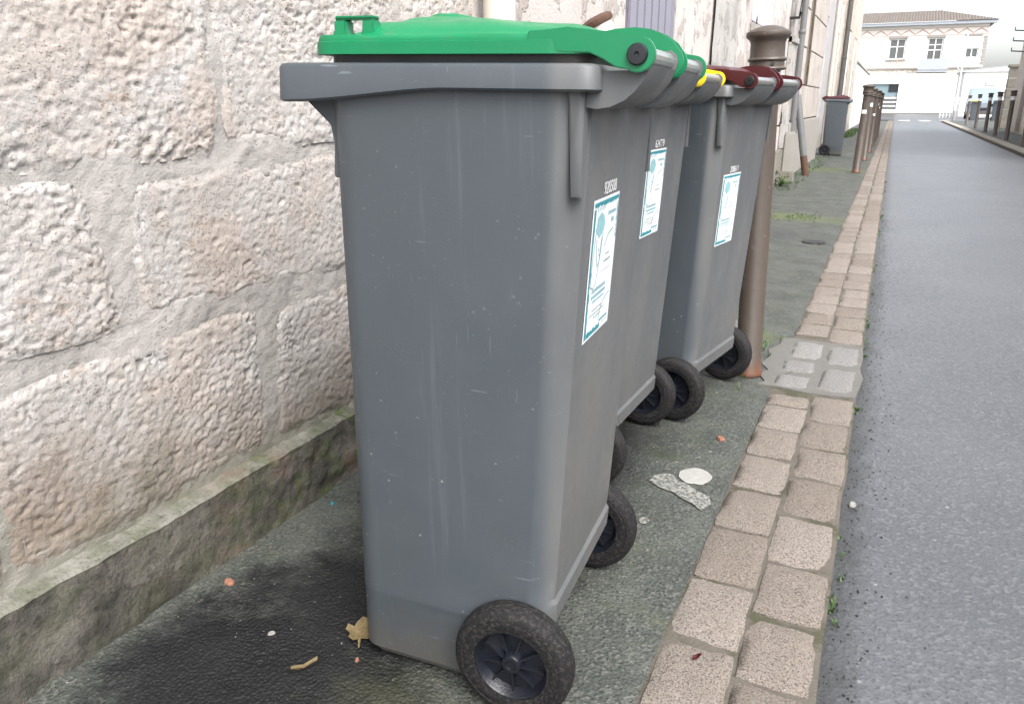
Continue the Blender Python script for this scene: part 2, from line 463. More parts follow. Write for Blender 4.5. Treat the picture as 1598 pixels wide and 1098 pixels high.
M['band'] = simple('reflective_band', (0.72, 0.72, 0.73), 0.4, 0.08, 50)
M['cream_pipe'] = simple('cream_pipe', (0.56, 0.53, 0.47), 0.5, 0.1, 6)
M['zinc'] = simple('zinc_pipe', (0.14, 0.143, 0.145), 0.45, 0.2, 9)
M['darkpipe'] = simple('dark_pipe', (0.10, 0.095, 0.09), 0.5, 0.25, 9)
M['rust'] = simple('rusty_iron', (0.085, 0.045, 0.030), 0.85, 0.4, 25, bump=0.002, bsc=90)
M['iron'] = simple('black_iron', (0.02, 0.02, 0.021), 0.6, 0.3, 30)
def m_render(name, a, b, flake=(0.36, 0.315, 0.29)):
    t = NT(name)
    c = t.mix(t.ramp(t.noise(1.6, 5, 0.6), 0.35, 0.65), a, b)
    fl = t.ramp(t.noise(4.5, 7, 0.7), 0.53, 0.57)
    c = t.mix(t.math('MULTIPLY', fl, 0.8), c, flake)
    c = t.mix(t.ramp(t.noise(85, 5, 0.75), 0.27, 0.42, 0.55, 0), c, (0.26, 0.22, 0.19))
    z = t.xyz()[2]
    zz = t.math('ADD', z, t.math('MULTIPLY_ADD', t.noise(1.8, 5, 0.65), 0.8, -0.4))
    c = t.mix(t.ramp(zz, 0.05, 0.5, 0.55, 0), c, (0.22, 0.20, 0.16))
    t.col(c).rough(0.92).spec(0.2)
    t.bump(t.noise(75, 5, 0.75), 0.006).bump(fl, 0.004)
    return t.m
M['render'] = m_render('flaking_render', (0.52, 0.485, 0.455), (0.47, 0.43, 0.405))
M['render_grey'] = m_render('grey_cement_render', (0.34, 0.325, 0.31), (0.42, 0.40, 0.38), (0.3, 0.28, 0.26))
M['ashlar'] = m_render('pale_ashlar', (0.46, 0.42, 0.385), (0.42, 0.38, 0.35), (0.38, 0.34, 0.305))
M['paleblue_render'] = m_render('pale_blue_grey_render', (0.46, 0.46, 0.49), (0.51, 0.49, 0.485), (0.46, 0.44, 0.425))
M['beige'] = m_render('beige_render', (0.62, 0.56, 0.49), (0.57, 0.52, 0.46))
M['offwhite'] = simple('white_render', (0.80, 0.79, 0.76), 0.9, 0.04, 0.6, bump=0.003, bsc=40)
M['cream_wall'] = simple('cream_render', (0.76, 0.73, 0.66), 0.9, 0.05, 0.6, bump=0.003, bsc=40)
M['mauve'] = simple('grey_mauve_paint', (0.20, 0.195, 0.235), 0.5, 0.1, 5, bump=0.001, bsc=60)
M['lavender'] = simple('pale_lavender_paint', (0.50, 0.49, 0.58), 0.5, 0.08, 5)
M['brownwood'] = simple('brown_wood', (0.17, 0.13, 0.105), 0.7, 0.25, 12)
M['paleblue'] = simple('pale_blue_paint', (0.58, 0.66, 0.74), 0.5, 0.06, 5)
M['whitepaint'] = simple('white_paint', (0.8, 0.8, 0.79), 0.45, 0.04, 4)
M['glass'] = NT('window_glass').col((0.03, 0.035, 0.04)).rough(0.06).spec(0.6).m
M['farglass'] = NT('glare_glass').col((0.10, 0.105, 0.105)).rough(0.1).spec(0.6).m  # far panes: overexposed glare put into a paler base colour
M['carglass'] = NT('car_glass').col((0.22, 0.30, 0.33)).rough(0.05).spec(0.6).m
M['tile'] = simple('roof_tile', (0.125, 0.105, 0.09), 0.85, 0.35, 1.6)
M['pinkbrick'] = simple('pink_band', (0.50, 0.36, 0.32), 0.85, 0.15, 2)
M['bluegrey'] = simple('blue_grey_metal', (0.36, 0.385, 0.42), 0.45, 0.1, 2)
M['concrete'] = simple('pale_concrete', (0.30, 0.285, 0.26), 0.9, 0.15, 3, bump=0.004, bsc=80)
M['leaf_dry'] = simple('dry_leaf', (0.125, 0.092, 0.04), 0.7, 0.45, 90, bump=0.002, bsc=150)
M['chip'] = simple('terracotta_chip', (0.23, 0.105, 0.065), 0.85, 0.25, 80)
M['grass'] = simple('weed_green', (0.05, 0.10, 0.022), 0.6, 0.4, 20)
M['moss'] = simple('moss_green', (0.07, 0.09, 0.025), 0.9, 0.4, 40, bump=0.004, bsc=200)
M['pebble'] = simple('pale_pebble', (0.22, 0.215, 0.20), 0.85, 0.4, 50)
M['van'] = simple('pale_blue_grey_paint', (0.20, 0.23, 0.26), 0.3, 0.05, 2)
M['stonedark'] = simple('weathered_stone', (0.20, 0.185, 0.155), 0.92, 0.35, 6, bump=0.008, bsc=30)

# ================================================================== SETTING
KL, KR = -0.268, 0.013           # the two edges of the kerb
WALL = -1.205                    # face of the house fronts on the left
SL = 0.018                       # the pavement falls towards the road
def pz(x): return SL * max(0.0, KL - x)

g = MB(); g.grid(lambda a, b: (-400 + 800 * a, -300 + 800 * b, -0.09), 4, 4)
tag(g.build('ground', M['ground']), kind='structure')

def road_h(x, y):
    t = (x - KR) / 2.25
    return -0.016 + 0.02 * math.sin(math.pi * max(0, min(1, t))) + (0.002 * noise.noise(Vector((x * 2, y * 2, 0))) if y < 5 else 0)
rb = MB()
ys = [-3 + 0.12 * i for i in range(80)] + [6.6 + 0.8 * i for i in range(35)] + [36, 45, 60, 79.5]
xs = [KR - 0.02 + 0.06 * i for i in range(38)] + [2.26]
n = len(xs)
rb.add([(x, y, road_h(x, y)) for y in ys for x in xs],
       [(i * n + j, i * n + j + 1, (i + 1) * n + j + 1, (i + 1) * n + j) for i in range(len(ys) - 1) for j in range(n - 1)])
tag(rb.build('road', M['road'], smooth=60), kind='structure')
rb2 = MB().box(-30, 0.0, 52, 79.5, -0.08, -0.021).box(2.26, 40, 47, 79.5, -0.08, -0.021)
tag(rb2.build('road_crossing', M['road']), kind='structure')

pv = MB()
xs = [-1.26 + 0.031 * i for i in range(32)] + [KL + 0.006]
ys = [-2 + 0.035 * i for i in range(170)] + [3.95 + 0.3 * i for i in range(25)] + [11.5 + 2 * i for i in range(16)] + [48]
n = len(xs)
def pav_h(x, y):
    e = 0.004 * sst(0.05, 0.0, KL - x)
    return pz(x) - 0.003 - e + 0.0035 * fbm((x * 4, y * 4, 3), 3) + (0.002 * noise.noise(Vector((x * 22, y * 22, 1))) if y < 4 else 0)
pv.add([(x, y, pav_h(x, y)) for y in ys for x in xs],
       [(i * n + j, i * n + j + 1, (i + 1) * n + j + 1, (i + 1) * n + j) for i in range(len(ys) - 1) for j in range(n - 1)])
pavement = tag(pv.build('pavement', M['pavement'], smooth=60), kind='structure')
pw = MB().box(-1.9, -1.262, 14.9, 48, -0.08, 0.0145)
tag(pw.build('pavement_inner_strip', M['pavement']), kind='structure')

def blob_disc(cx, cy, rx, ry, z, n=28, amp=0.12, seed=0.0, rot=0.0):
    vs = [(cx, cy, z)]
    for k in range(n):
        a = 2 * math.pi * k / n
        r = 1 + amp * noise.noise(Vector((math.cos(a) * 2 + seed, math.sin(a) * 2, seed)))
        x, y = rx * r * math.cos(a), ry * r * math.sin(a)
        vs.append((cx + x * math.cos(rot) - y * math.sin(rot), cy + x * math.sin(rot) + y * math.cos(rot), z))
    return vs, [(0, 1 + k, 1 + (k + 1) % n) for k in range(n)]
def drape(vs, dz):
    return [(x, y, pav_h(x, y) + dz) for x, y, _ in vs]
d = MB(); vs, fs = blob_disc(-0.352, 1.885, 0.043, 0.05, 0, n=64, amp=0.10); d.add(drape(vs, 0.0035), fs)
d.build('paint_spot', M['chalk'], pavement)
d = MB(); P = [(-0.455, 1.80), (-0.45, 1.84), (-0.43, 1.865), (-0.41, 1.868), (-0.385, 1.835), (-0.36, 1.83), (-0.33, 1.80), (-0.295, 1.79), (-0.285, 1.755), (-0.30, 1.712), (-0.325, 1.73), (-0.36, 1.745), (-0.38, 1.765), (-0.42, 1.775)]
d.add(drape([(x, y, 0) for x, y in P], 0.0035), [tuple(range(len(P)))]); d.build('faded_paint_mark', M['faded'], pavement)
d = MB(); vs, fs = blob_disc(-0.41, 1.60, 0.012, 0.016, 0, 12, 0.3); d.add(drape(vs, 0.003), fs); d.build('paint_spot', M['faded'], pavement)
d = MB(); d.lathe([(0.001, 0.0), (0.075, 0.0), (0.078, -0.004), (0.078, -0.02)], seg=28, c=(-0.40, 5.85, pz(-0.4) + 0.007)); d.box(-0.42, -0.35, 5.78, 5.81, pz(-.4) + 0.004, pz(-.4) + 0.0085)
d.build('access_cover', M['iron'], pavement, smooth=40)

# ---- kerb of two rows of granite setts
kb = MB()
ysk = [-2 + 0.05 * i for i in range(140)] + [5 + 0.5 * i for i in range(90)]
xsk = [KL, KL + 0.004, KL + 0.02, -0.20, -0.135, -0.128, -0.121, -0.06, KR - 0.016, KR - 0.002, KR]
def kz(i, x, y):
    if i == 0: return -0.06
    if i == len(xsk) - 1: return -0.06
    return -0.0045 + 0.002 * noise.noise(Vector((x * 30, y * 30, 5))) + 0.003 * noise.noise(Vector((x * 6, y * 5, 2))) - (0.003 if i in (1, len(xsk) - 2) else 0)
n = len(xsk)
kb.add([(x + (0.004 * noise.noise(Vector((y * 5, i, 0))) if i < 2 or i > n - 3 else 0), y, kz(i, x, y)) for y in ysk for i, x in enumerate(xsk)],
       [(i * n + j, i * n + j + 1, (i + 1) * n + j + 1, (i + 1) * n + j) for i in range(len(ysk) - 1) for j in range(n - 1)])
kerb = tag(kb.build('kerb', M['joint'], smooth=50), kind='structure')

def sett_mesh(seed, mat, hx, hy=0.5):
    """pillow-topped stone, length 1 in y (scaled later), width 2*hx"""
    mb = MB(); N = 6
    def fn(a, b):
        s, t = 2 * a - 1, 2 * b - 1
        e = max(abs(s), abs(t))
        # rounded corners
        k = 1 - 0.035 * (abs(s) * abs(t)) ** 4
        x = s * hx * k; y = t * hy * k
        x += 0.0045 * noise.noise(Vector((s * 2.2, t * 2.2, seed)))
        y += 0.026 * noise.noise(Vector((s * 2.2, t * 2.2, seed + 9)))
        z = 0.0035 - 0.007 * sst(0.90, 1.0, e) + 0.0022 * noise.noise(Vector((s * 2, t * 2, seed + 4)))
        return (x, y, z)
    mb.grid(fn, N, N)
    # skirt
    per = [i * (N + 1) for i in range(N + 1)] + [N * (N + 1) + j for j in range(1, N + 1)] + [i * (N + 1) + N for i in range(N - 1, -1, -1)] + [j for j in range(N - 1, 0, -1)]
    n0 = len(mb.v)
    mb.v += [(mb.v[i][0] * 1.01, mb.v[i][1] * 1.01, -0.05) for i in per]
    for k in range(len(per)):
        k2 = (k + 1) % len(per)
        mb.f.append((per[k], n0 + k, n0 + k2, per[k2]))
    return mb.mesh('sett', mat, smooth=70)
SP = [sett_mesh(i * 3.7, M['pink'], 0.0635) for i in range(7)]
SG = [sett_mesh(i * 3.7 + 50, M['greygr'], 0.056) for i in range(3)]
rows = {0: [2.62, 2.514, 2.303, 2.091, 1.873, 1.654, 1.435, 1.222], 1: [2.655, 2.424, 2.213, 1.995, 1.778, 1.556, 1.351, 1.156]}
PATCH0, PATCH1 = 2.66, 3.33
for row, (cx) in ((0, -0.194), (1, -0.060)):
    b = sorted(rows[row])
    while b[0] > 0.2: b.insert(0, b[0] - random.uniform(0.195, 0.225))
    segs = [(b[i], b[i + 1]) for i in range(len(b) - 1)]
    y = PATCH1 + 0.01 + (0.06 if row == 0 else 0.0)
    while y < 29.5:
        L = random.uniform(0.195, 0.24) if y < 5 else random.uniform(0.2, 0.27)
        segs.append((y, y + L)); y += L
    for a, c in segs:
        L = c - a - random.uniform(0.004, 0.013)
        link('sett', random.choice(SP), kerb, (cx + random.uniform(-0.003, 0.003), (a + c) / 2, random.uniform(-0.002, 0.002)),
             (random.uniform(-.02, .02), random.uniform(-.02, .02), random.choice((0, math.pi)) + random.uniform(-.02, .02)), (random.uniform(0.97, 1.02), L, 1))
far = MB()
for cx in (-0.194, -0.060):
    y = 29.6
    while y < 48:
        L = random.uniform(0.2, 0.27); far.box(cx - 0.058, cx + 0.058, y + 0.01, y + L - 0.01, -0.05, 0.004); y += L
tag(far.build('far_setts', M['pink'], kerb), kind='stuff')
# the repaired stretch: cement spread round grey setts
pc = MB()
out = [(-0.315, 2.685), (-0.29, 2.72), (-0.325, 2.80), (-0.30, 2.86), (-0.335, 2.93), (-0.318, 3.02), (-0.335, 3.12), (-0.30, 3.22), (-0.305, 3.31), (-0.25, 3.335), (-0.13, 3.325),
       (-0.03, 3.335), (0.012, 3.31), (0.018, 3.16), (0.012, 3.02), (0.026, 2.90), (0.016, 2.78), (0.010, 2.69), (-0.06, 2.672), (-0.15, 2.668), (-0.24, 2.69)]
cxp, cyp = -0.15, 3.0
rings = []
for f_, z_ in ((1.0, -0.03), (0.992, 0.001), (0.94, 0.002), (0.6, 0.0015), (0.2, 0.0015)):
    rings.append([(cxp + (x - cxp) * f_, cyp + (y - cyp) * f_, z_ + (pz(x) if x < KL and f_ > .9 else 0)) for x, y in out])
pc.rings(rings, False, True)
pc.build('cement_patch', M['jointgrey'], kerb, smooth=50)
for cx, a, c in ((-0.205, 2.69, 2.84), (-0.20, 2.87, 3.02), (-0.19, 3.05, 3.29), (-0.058, 2.70, 2.98), (-0.055, 3.02, 3.28)):
    link('sett', random.choice(SG), kerb, (cx, (a + c) / 2, 0.0045), (0, 0, random.uniform(-.05, .05)), (1.0, c - a - 0.012, 1))

# ---- right-hand pavement and kerb
pr_ = MB(); pr_.box(2.52, 9, -3, 47, -0.08, 0.055)
tag(pr_.build('pavement_right', M['pavement']), kind='structure')
kr = MB(); kr.box(2.26, 2.519, -3, 47, -0.08, 0.045)
kerb_r = tag(kr.build('kerb_right', M['joint']), kind='structure')
krm = MB().box(-0.122, 0.122, -0.48, 0.48, -0.05, 0.0).mesh('kerb_stone', M['ashlar'], bevel=0.012)
y = 14.0
while y < 47:
    link('kerb_stone', krm, kerb_r, (2.39 + random.uniform(-.004, .004), y, 0.058), (0, 0, 0), (1, 1, 1)); y += 0.98
cw = MB()
for k in range(3): cw.box(0.25 + k * 1.0, 0.8 + k * 1.0, 46.5, 50.2, 0.006, 0.012)
crossing = cw.build('crossing_marking', M['chalk']); tag(crossing, kind='structure')

# ================================================================== LEFT HOUSES
# ---- stone house with its rough wall of big limestone blocks
stone_house = tag(empty('stone_house', (WALL, 0, 0)), 'house wall of rough pitted pinkish limestone blocks with mossy cement plinth', 'house')
OX = WALL
VIS = [  # (y0, y1, z0, z1, seed, options): the blocks in view, foot row, middle row, upper row
    (0.30, 0.62, 0.20, 0.525, 1.3, {}), (0.632, 1.228, 0.20, 0.524, 2.1, dict(skew=(0, .012, 0, 0.008))),
    (1.272, 1.72, 0.20, 0.514, 3.7, dict(skew=(0.012, 0, 0, 0.012))), (1.735, 2.21, 0.20, 0.52, 4.4, {}),
    (0.30, 0.888, 0.556, 0.834, 5.2, dict(pit=1.7, proud=0.009, skew=(0, -0.022, 0, 0))),
    (0.942, 1.63, 0.562, 0.824, 6.9, dict(pit=0.7, skew=(-0.012, 0, -0.010, 0.012))), (1.645, 2.21, 0.555, 0.84, 7.8, {}),
    (0.30, 1.183, 0.846, 1.25, 8.5, dict(pit=1.4, proud=0.008)), (1.194, 1.83, 0.860, 1.26, 9.3, dict(pit=1.2, proud=0.007)), (1.845, 2.21, 0.86, 1.25, 10.2, {})]
mw = MB()
def mort(a, b):
    y, z = -2.6 + 4.83 * a, 0.0 + 1.5 * b
    x = -0.0005 + 0.0050 * fbm((y * 9, z * 9, 0), 3) + 0.0020 * noise.noise(Vector((y * 48, z * 60, 0))) + 0.0012 * noise.noise(Vector((y * 90, z * 90, 4)))
    if any(q[0] + 0.03 < y < q[1] - 0.03 and q[2] + 0.03 < z < q[3] - 0.03 for q in VIS): x -= 0.02
    return (x, y, z)
mw.grid(mort, 720, 220)
mw.build('mortar_bed', M['mortar'], stone_house, smooth=70)
up = MB().box(-0.5, -0.02, -2.6, 2.23, 0, 6.2)
up.build('wall_core', M['mortar'], stone_house)

def stone(y0, y1, z0, z1, seed, proud=0.006, res=0.0036, pit=1.0, skew=(0, 0, 0, 0)):
    mb = MB()
    nu = max(6, int((y1 - y0) / res)); nv = max(6, int((z1 - z0) / res))
    cy, cz = (y0 + y1) / 2, (z0 + z1) / 2; hy, hz = (y1 - y0) / 2, (z1 - z0) / 2
    def fn(a, b):
        s, t = 2 * a - 1, 2 * b - 1
        rc = 1 - 0.06 * (abs(s) * abs(t)) ** 6
        y = cy + s * hy * rc; z = cz + t * hz * rc
        # skewed joints
        y += skew[0] * t * (1 if s < 0 else 0) + skew[1] * t * (1 if s > 0 else 0) if False else 0
        w = sst(0.6, 1, abs(s)); w2 = sst(0.6, 1, abs(t))
        y += w * 0.012 * noise.noise(Vector((s * 1.0, z * 9, seed))) + (skew[0] if s < 0 else skew[1]) * abs(s) * t
        z += w2 * 0.010 * noise.noise(Vector((y * 9, t * 1.0, seed + 3))) + (skew[2] if t < 0 else skew[3]) * abs(t) * s
        de = min((1 - abs(s)) * hy, (1 - abs(t)) * hz)
        ed = sst(0, 0.02 + 0.012 * noise.noise(Vector((y * 14, z * 14, seed))), de)
        h = 0.5 * proud + 0.0005 - 0.0038 * (1 - ed) + 0.0045 * fbm((y * 5 + seed, z * 5, seed), 3)
        if res < 0.01:
            rough_ = 0.8 * pit * (0.45 + 0.9 * max(0.0, 0.45 + noise.noise(Vector((y * 4.5, z * 4.5, seed + 5)))))
            q = noise.noise(Vector((y * 46, z * 68, seed))) + 0.35 * noise.noise(Vector((y * 100, z * 125, seed)))
            if q > 0.16: h -= rough_ * 0.011 * min(0.5, q - 0.16)
            q = noise.noise(Vector((y * 105, z * 145, seed + 7)))
            if q > 0.12: h -= rough_ * 0.0075 * (q - 0.12)
            h += 0.0014 * noise.noise(Vector((y * 62, z * 80, seed + 2))) + 0.0010 * rough_ * noise.noise(Vector((y * 150, z * 170, seed)))
        return (h, y, z)
    mb.grid(fn, nu, nv)
    return mb.build('stone', M['stone'], stone_house, smooth=80)
for y0, y1, z0, z1, sd, op in VIS: stone(y0, y1, z0, z1, sd, **op)
# courses above and behind the camera, coarser
for k, (z0, z1) in enumerate(((0.205, 0.51), (0.565, 0.825), (0.865, 1.24))):
    y = 0.28
    while y > -2.4:
        L = random.uniform(0.4, 0.62); stone(max(-2.58, y - L), y - 0.02, z0, z1, 20 + k * 7 + y, res=0.03); y -= L
for k in range(13):
    z0 = 1.28 + 0.37 * k; y = 2.21 - random.uniform(0, 0.2)
    while y > -2.4:
        L = random.uniform(0.42, 0.68); stone(max(-2.58, y - L), y - 0.02, z0, z0 + 0.34, 60 + k * 5 + y, res=0.05); y -= L
# plinth: rough face and light cement fillet on top
pf = MB()
def plf(a, b):
    y = -2.6 + 4.85 * a; t = b
    x = 0.036 + 0.006 * (1 - t) + 0.010 * fbm((y * 6, t * 1.2, 4), 3) * (1 - 0.7 * t) + 0.004 * noise.noise(Vector((y * 45, t * 9, 0))) + 0.006 * noise.noise(Vector((y * 14, t * 3, 7)))
    if y > 1.15: x += 0.006 * fbm((y * 25, t * 5, 9), 2)
    return (x, y, -0.03 + t * (0.206 + 0.005 * noise.noise(Vector((y * 5, 0, 3)))))
pf.grid(plf, 620, 22)
pf.build('plinth', M['plinth'], stone_house, smooth=75)
pt = MB()
def plt(a, b):
    y = -2.6 + 4.85 * a
    e = plf(a, 1.0)
    wob = 0.009 * fbm((y * 14, b * 2, 2), 4)
    x = e[0] + 0.001 + (-0.036 - e[0]) * b
    z = e[2] + (0.0 if b == 0 else 0.003 + 0.012 * b + wob * b + 0.014 * sst(0.75, 1, b) * (0.6 + noise.noise(Vector((y * 11, 1, 1)))))
    if y > 1.25: z += 0.007 * fbm((y * 30, b * 4, 2), 2) * sst(1.25, 1.35, y)
    return (x, y, z)
pt.grid(plt, 620, 10)
pt.build('plinth_top', M['plinthcap'], stone_house, smooth=75)

pipe_root = tag(empty('downpipe', (WALL + 0.07, 2.30, 0)), 'cream painted round downpipe at the end of the rough stone wall', 'downpipe')
MB().lathe([(0.05, 0.06), (0.05, 6.0)], seg=24).build('pipe', M['cream_pipe'], pipe_root, smooth=40)
for z in (0.6, 2.2, 4.2):
    MB().lathe([(0.053, z), (0.056, z + 0.005), (0.056, z + 0.03), (0.053, z + 0.035)], seg=24).build('clip', M['cream_pipe'], pipe_root, smooth=40)

# ---- facade builder: fronts with true openings
def facade(parent, mat, X, y0, y1, z1, ops, face=1, depth=0.16, name='wall', thick=0.5):
    """front in plane x=X facing +x (face=1) or -x; ops = (ya,yb,za,zb)"""
    ysb = sorted({y0, y1, *[o[0] for o in ops], *[o[1] for o in ops]})
    zsb = sorted({0.0, z1, *[o[2] for o in ops], *[o[3] for o in ops]})
    mb = MB()
    for i in range(len(ysb) - 1):
        for j in range(len(zsb) - 1):
            ym, zm = (ysb[i] + ysb[i + 1]) / 2, (zsb[j] + zsb[j + 1]) / 2
            if any(o[0] < ym < o[1] and o[2] < zm < o[3] for o in ops): continue
            mb.add([(X, ysb[i], zsb[j]), (X, ysb[i + 1], zsb[j]), (X, ysb[i + 1], zsb[j + 1]), (X, ysb[i], zsb[j + 1])], [(0, 1, 2, 3)])
    B = X - face * depth
    for ya, yb, za, zb in ops:
        c = [(ya, za), (yb, za), (yb, zb), (ya, zb)]
        for k in range(4):
            p, q = c[k], c[(k + 1) % 4]
            mb.add([(X, *p), (X, *q), (B, *q), (B, *p)], [(0, 1, 2, 3)])
        mb.add([(B, *p) for p in c], [(0, 1, 2, 3)])
    T = X - face * thick
    mb.add([(X, y0, 0), (X, y0, z1), (T, y0, z1), (T, y0, 0)], [(0, 1, 2, 3)])
    mb.add([(X, y1, 0), (X, y1, z1), (T, y1, z1), (T, y1, 0)], [(0, 1, 2, 3)])
    mb.add([(X, y0, z1), (X, y1, z1), (T, y1, z1), (T, y0, z1)], [(0, 1, 2, 3)])
    mb.add([(T, y0, 0), (T, y1, 0), (T, y1, z1), (T, y0, z1)], [(0, 1, 2, 3)])
    return mb.build(name, mat, parent)

def shutter(parent, mat, hinge, width, z0, z1, ang, nb, sgn=1, face=1):
    """leaf of vertical boards, hinged at (x,y)"""
    leaf = link('shutter', MB().box(-0.012, 0.0, 0, width * sgn, z0, z1).mesh('shutter', mat), parent, (hinge[0], hinge[1], 0), (0, 0, ang))
    w = width / nb
    bm_ = MB().box(0.0, 0.016, 0.004 * sgn, (w - 0.004) * sgn, z0 + 0.004, z1 - 0.004).mesh('board', mat, bevel=0.004)
    for k in range(nb):
        link('board', bm_, leaf, (0, k * w * sgn, 0))
    return leaf

def pipe(name, label, mat, x, y, r, z0, z1, clips=(1.5, 3.2)):
    t = tag(empty(name, (x, y, 0)), label, 'downpipe')
    MB().lathe([(r, z0), (r, z1)], seg=16).build('pipe', mat, t, smooth=40)
    for z in clips:
        MB().lathe([(r * 1.02, z), (r * 1.14, z + 0.006), (r * 1.14, z + 0.04), (r * 1.02, z + 0.046)], seg=16).build('clip', mat, t, smooth=40)
    return t

# ---- rendered house with shutters
X = WALL - 0.005
rh = tag(empty('rendered_house', (0, 0, 0)), 'house front of flaking pale render with plank shutters and grey cement strip', 'house')
facade(rh, M['render'], X, 2.23, 10.42, 5.6, [(3.80, 4.74, 1.02, 3.1), (7.35, 8.62, 1.60, 3.6)])
shutter(rh, M['mauve'], (X + 0.004, 3.805), 0.455, 1.03, 3.08, R(-11), 6)
shutter(rh, M['mauve'], (X - 0.02, 4.735), 0.46, 1.03, 3.08, 0, 6, -1)
shutter(rh, M['lavender'], (X - 0.02, 7.36), 0.62, 1.62, 3.58, 0, 4)
shutter(rh, M['lavender'], (X - 0.02, 8.61), 0.62, 1.62, 3.58, 0, 4, -1)
MB().box(X, X + 0.04, 3.74, 4.80, 0.95, 1.018).build('sill', M['concrete'], rh, bevel=0.006)
MB().box(X, X + 0.04, 7.28, 8.70, 1.53, 1.598).build('sill', M['concrete'], rh, bevel=0.006)
cs = MB()
cs.grid(lambda a, b: (X + 0.022 + 0.008 * fbm((a * 3, b * 14, 1), 3), 5.72 + 0.90 * a + 0.02 * noise.noise(Vector((b * 12, a, 0))), 0.02 + 5.4 * b), 10, 80)
cs.build('cement_strip', M['render_grey'], rh, smooth=60)
MB().box(X, X + 0.045, 2.45, 10.42, 0, 0.42).build('plinth', M['stonedark'], rh, bevel=0.01)
def hook(parent, x, y, z, s=1.0):
    h = MB().tube([(x, y, z), (x + 0.05 * s, y, z), (x + 0.055 * s, y, z + 0.03 * s)], 0.008 * s, 6)
    h.add([(x + 0.05 * s, y - 0.03 * s, z + 0.02 * s), (x + 0.05 * s, y + 0.03 * s, z + 0.02 * s), (x + 0.058 * s, y + 0.02 * s, z + 0.11 * s), (x + 0.058 * s, y - 0.02 * s, z + 0.11 * s),
           (x + 0.065 * s, y - 0.03 * s, z + 0.02 * s), (x + 0.065 * s, y + 0.03 * s, z + 0.02 * s)], [(0, 1, 2, 3), (4, 5, 2, 3), (0, 1, 5, 4)])
    h.build('shutter_catch', M['iron'], parent)
for y, z, s in ((7.05, 1.78, 1.4), (9.9, 1.86, 2.0), (9.4, 0.70, 1.3), (7.36, 1.58, .7)): hook(rh, X, y, z, s)
MB().box(X, X + 0.05, 9.95, 10.40, 0.42, 5.5).build('corner_pilaster', M['render_grey'], rh, bevel=0.01)
MB().box(X, X + 0.075, 9.95, 10.41, 1.60, 1.68).build('pilaster_band', M['render_grey'], rh, bevel=0.01)

# ---- ashlar house
ah = tag(empty('ashlar_house', (0, 0, 0)), 'house front of smooth pale ashlar blocks with tall brown boarded opening', 'house')
XA = WALL - 0.015
facade(ah, M['joint'], XA, 10.43, 14.9, 5.6, [(12.05, 12.75, 1.18, 4.6)], depth=0.10)
def blockrow(parent, y0, y1, z0, z1, n, mat, skip=None):
    L = (y1 - y0) / n
    for k in range(n):
        a, b = y0 + k * L + 0.006, y0 + (k + 1) * L - 0.006
        if skip and not (b <= skip[0] or a >= skip[1] or z1 <= skip[2] or z0 >= skip[3]): continue
        MB().box(XA - 0.05, XA + 0.014 + random.uniform(-.003, .004), a, b, z0 + 0.006, z1 - 0.006).build('ashlar_block', mat, parent, bevel=0.006)
zc = [0.72, 1.18, 1.66, 2.14, 2.62, 3.10, 3.58, 4.06, 4.6, 5.1, 5.6]
for i in range(len(zc) - 1):
    o = 0.0 if i % 2 else 0.25
    blockrow(ah, 10.45, 12.05, zc[i], zc[i + 1], 2, M['ashlar']) if i % 2 else blockrow(ah, 10.45, 12.05, zc[i], zc[i + 1], 3, M['ashlar'])
    if i < 1 or i > 8: blockrow(ah, 12.05, 12.75, zc[i], zc[i + 1], 1, M['ashlar'])
    blockrow(ah, 12.75, 14.88, zc[i], zc[i + 1], 3 if i % 2 else 2, M['ashlar'])
MB().box(XA, XA + 0.06, 10.45, 14.88, 0, 0.71).build('plinth', M['concrete'], ah, bevel=0.012)
for k in range(5):
    MB().box(XA - 0.095, XA - 0.03, 12.06 + k * 0.138, 12.06 + k * 0.138 + 0.132, 1.2, 4.58).build('board', M['brownwood'], ah, bevel=0.004)
pipe('downpipe', 'thin grey zinc downpipe at the corner of the ashlar house', M['zinc'], XA + 0.07, 10.75, 0.038, 0.4, 5.5, (1.75, 3.4))

# ---- pale house with blue-grey door, and the ones beyond it
XP = -1.40
ph = tag(empty('pale_house', (0, 0, 0)), 'pale blue-grey rendered house front with recessed pale door', 'house')
facade(ph, M['paleblue_render'], XP, 14.91, 21.0, 5.4, [(16.3, 17.5, 0.02, 2.55)], depth=0.22)
MB().box(XP - 0.215, XP - 0.17, 16.32, 17.48, 0.02, 2.53).build('door', M['paleblue'], ph, bevel=0.006)
for k in range(3):
    MB().box(XP - 0.17, XP - 0.155, 16.42, 17.38, 0.2 + k * 0.76, 0.8 + k * 0.76).build('door_panel', M['paleblue'], ph, bevel=0.01)
MB().box(XP, XP + 0.04, 14.95, 16.25, 0, 0.5).build('plinth', M['concrete'], ph, bevel=0.01)
pipe('downpipe', 'cream pair-side downpipe beside the pale blue door', M['cream_pipe'], XP + 0.06, 18.9, 0.045, 0.1, 5.3, (1.2, 2.7))
pipe('downpipe', 'rust-stained cream downpipe standing close to its twin on the pale house', M['cream_pipe'], XP + 0.06, 19.9, 0.04, 0.1, 3.0, (1.0, 2.4))
fh = tag(empty('corner_house', (0, 0, 0)), 'last beige house of the left row with a dark downpipe', 'house')
facade(fh, M['beige'], XP - 0.02, 21.02, 31.5, 5.3, [(25.0, 26.0, 1.0, 2.9), (28.2, 29.2, 1.0, 2.9)])
for y in (25.0, 28.2):
    shutter(fh, M['whitepaint'], (XP - 0.05, y + 0.01), 0.49, 1.02, 2.88, 0, 3)
    shutter(fh, M['whitepaint'], (XP - 0.05, y + 0.99), 0.49, 1.02, 2.88, 0, 3, -1)
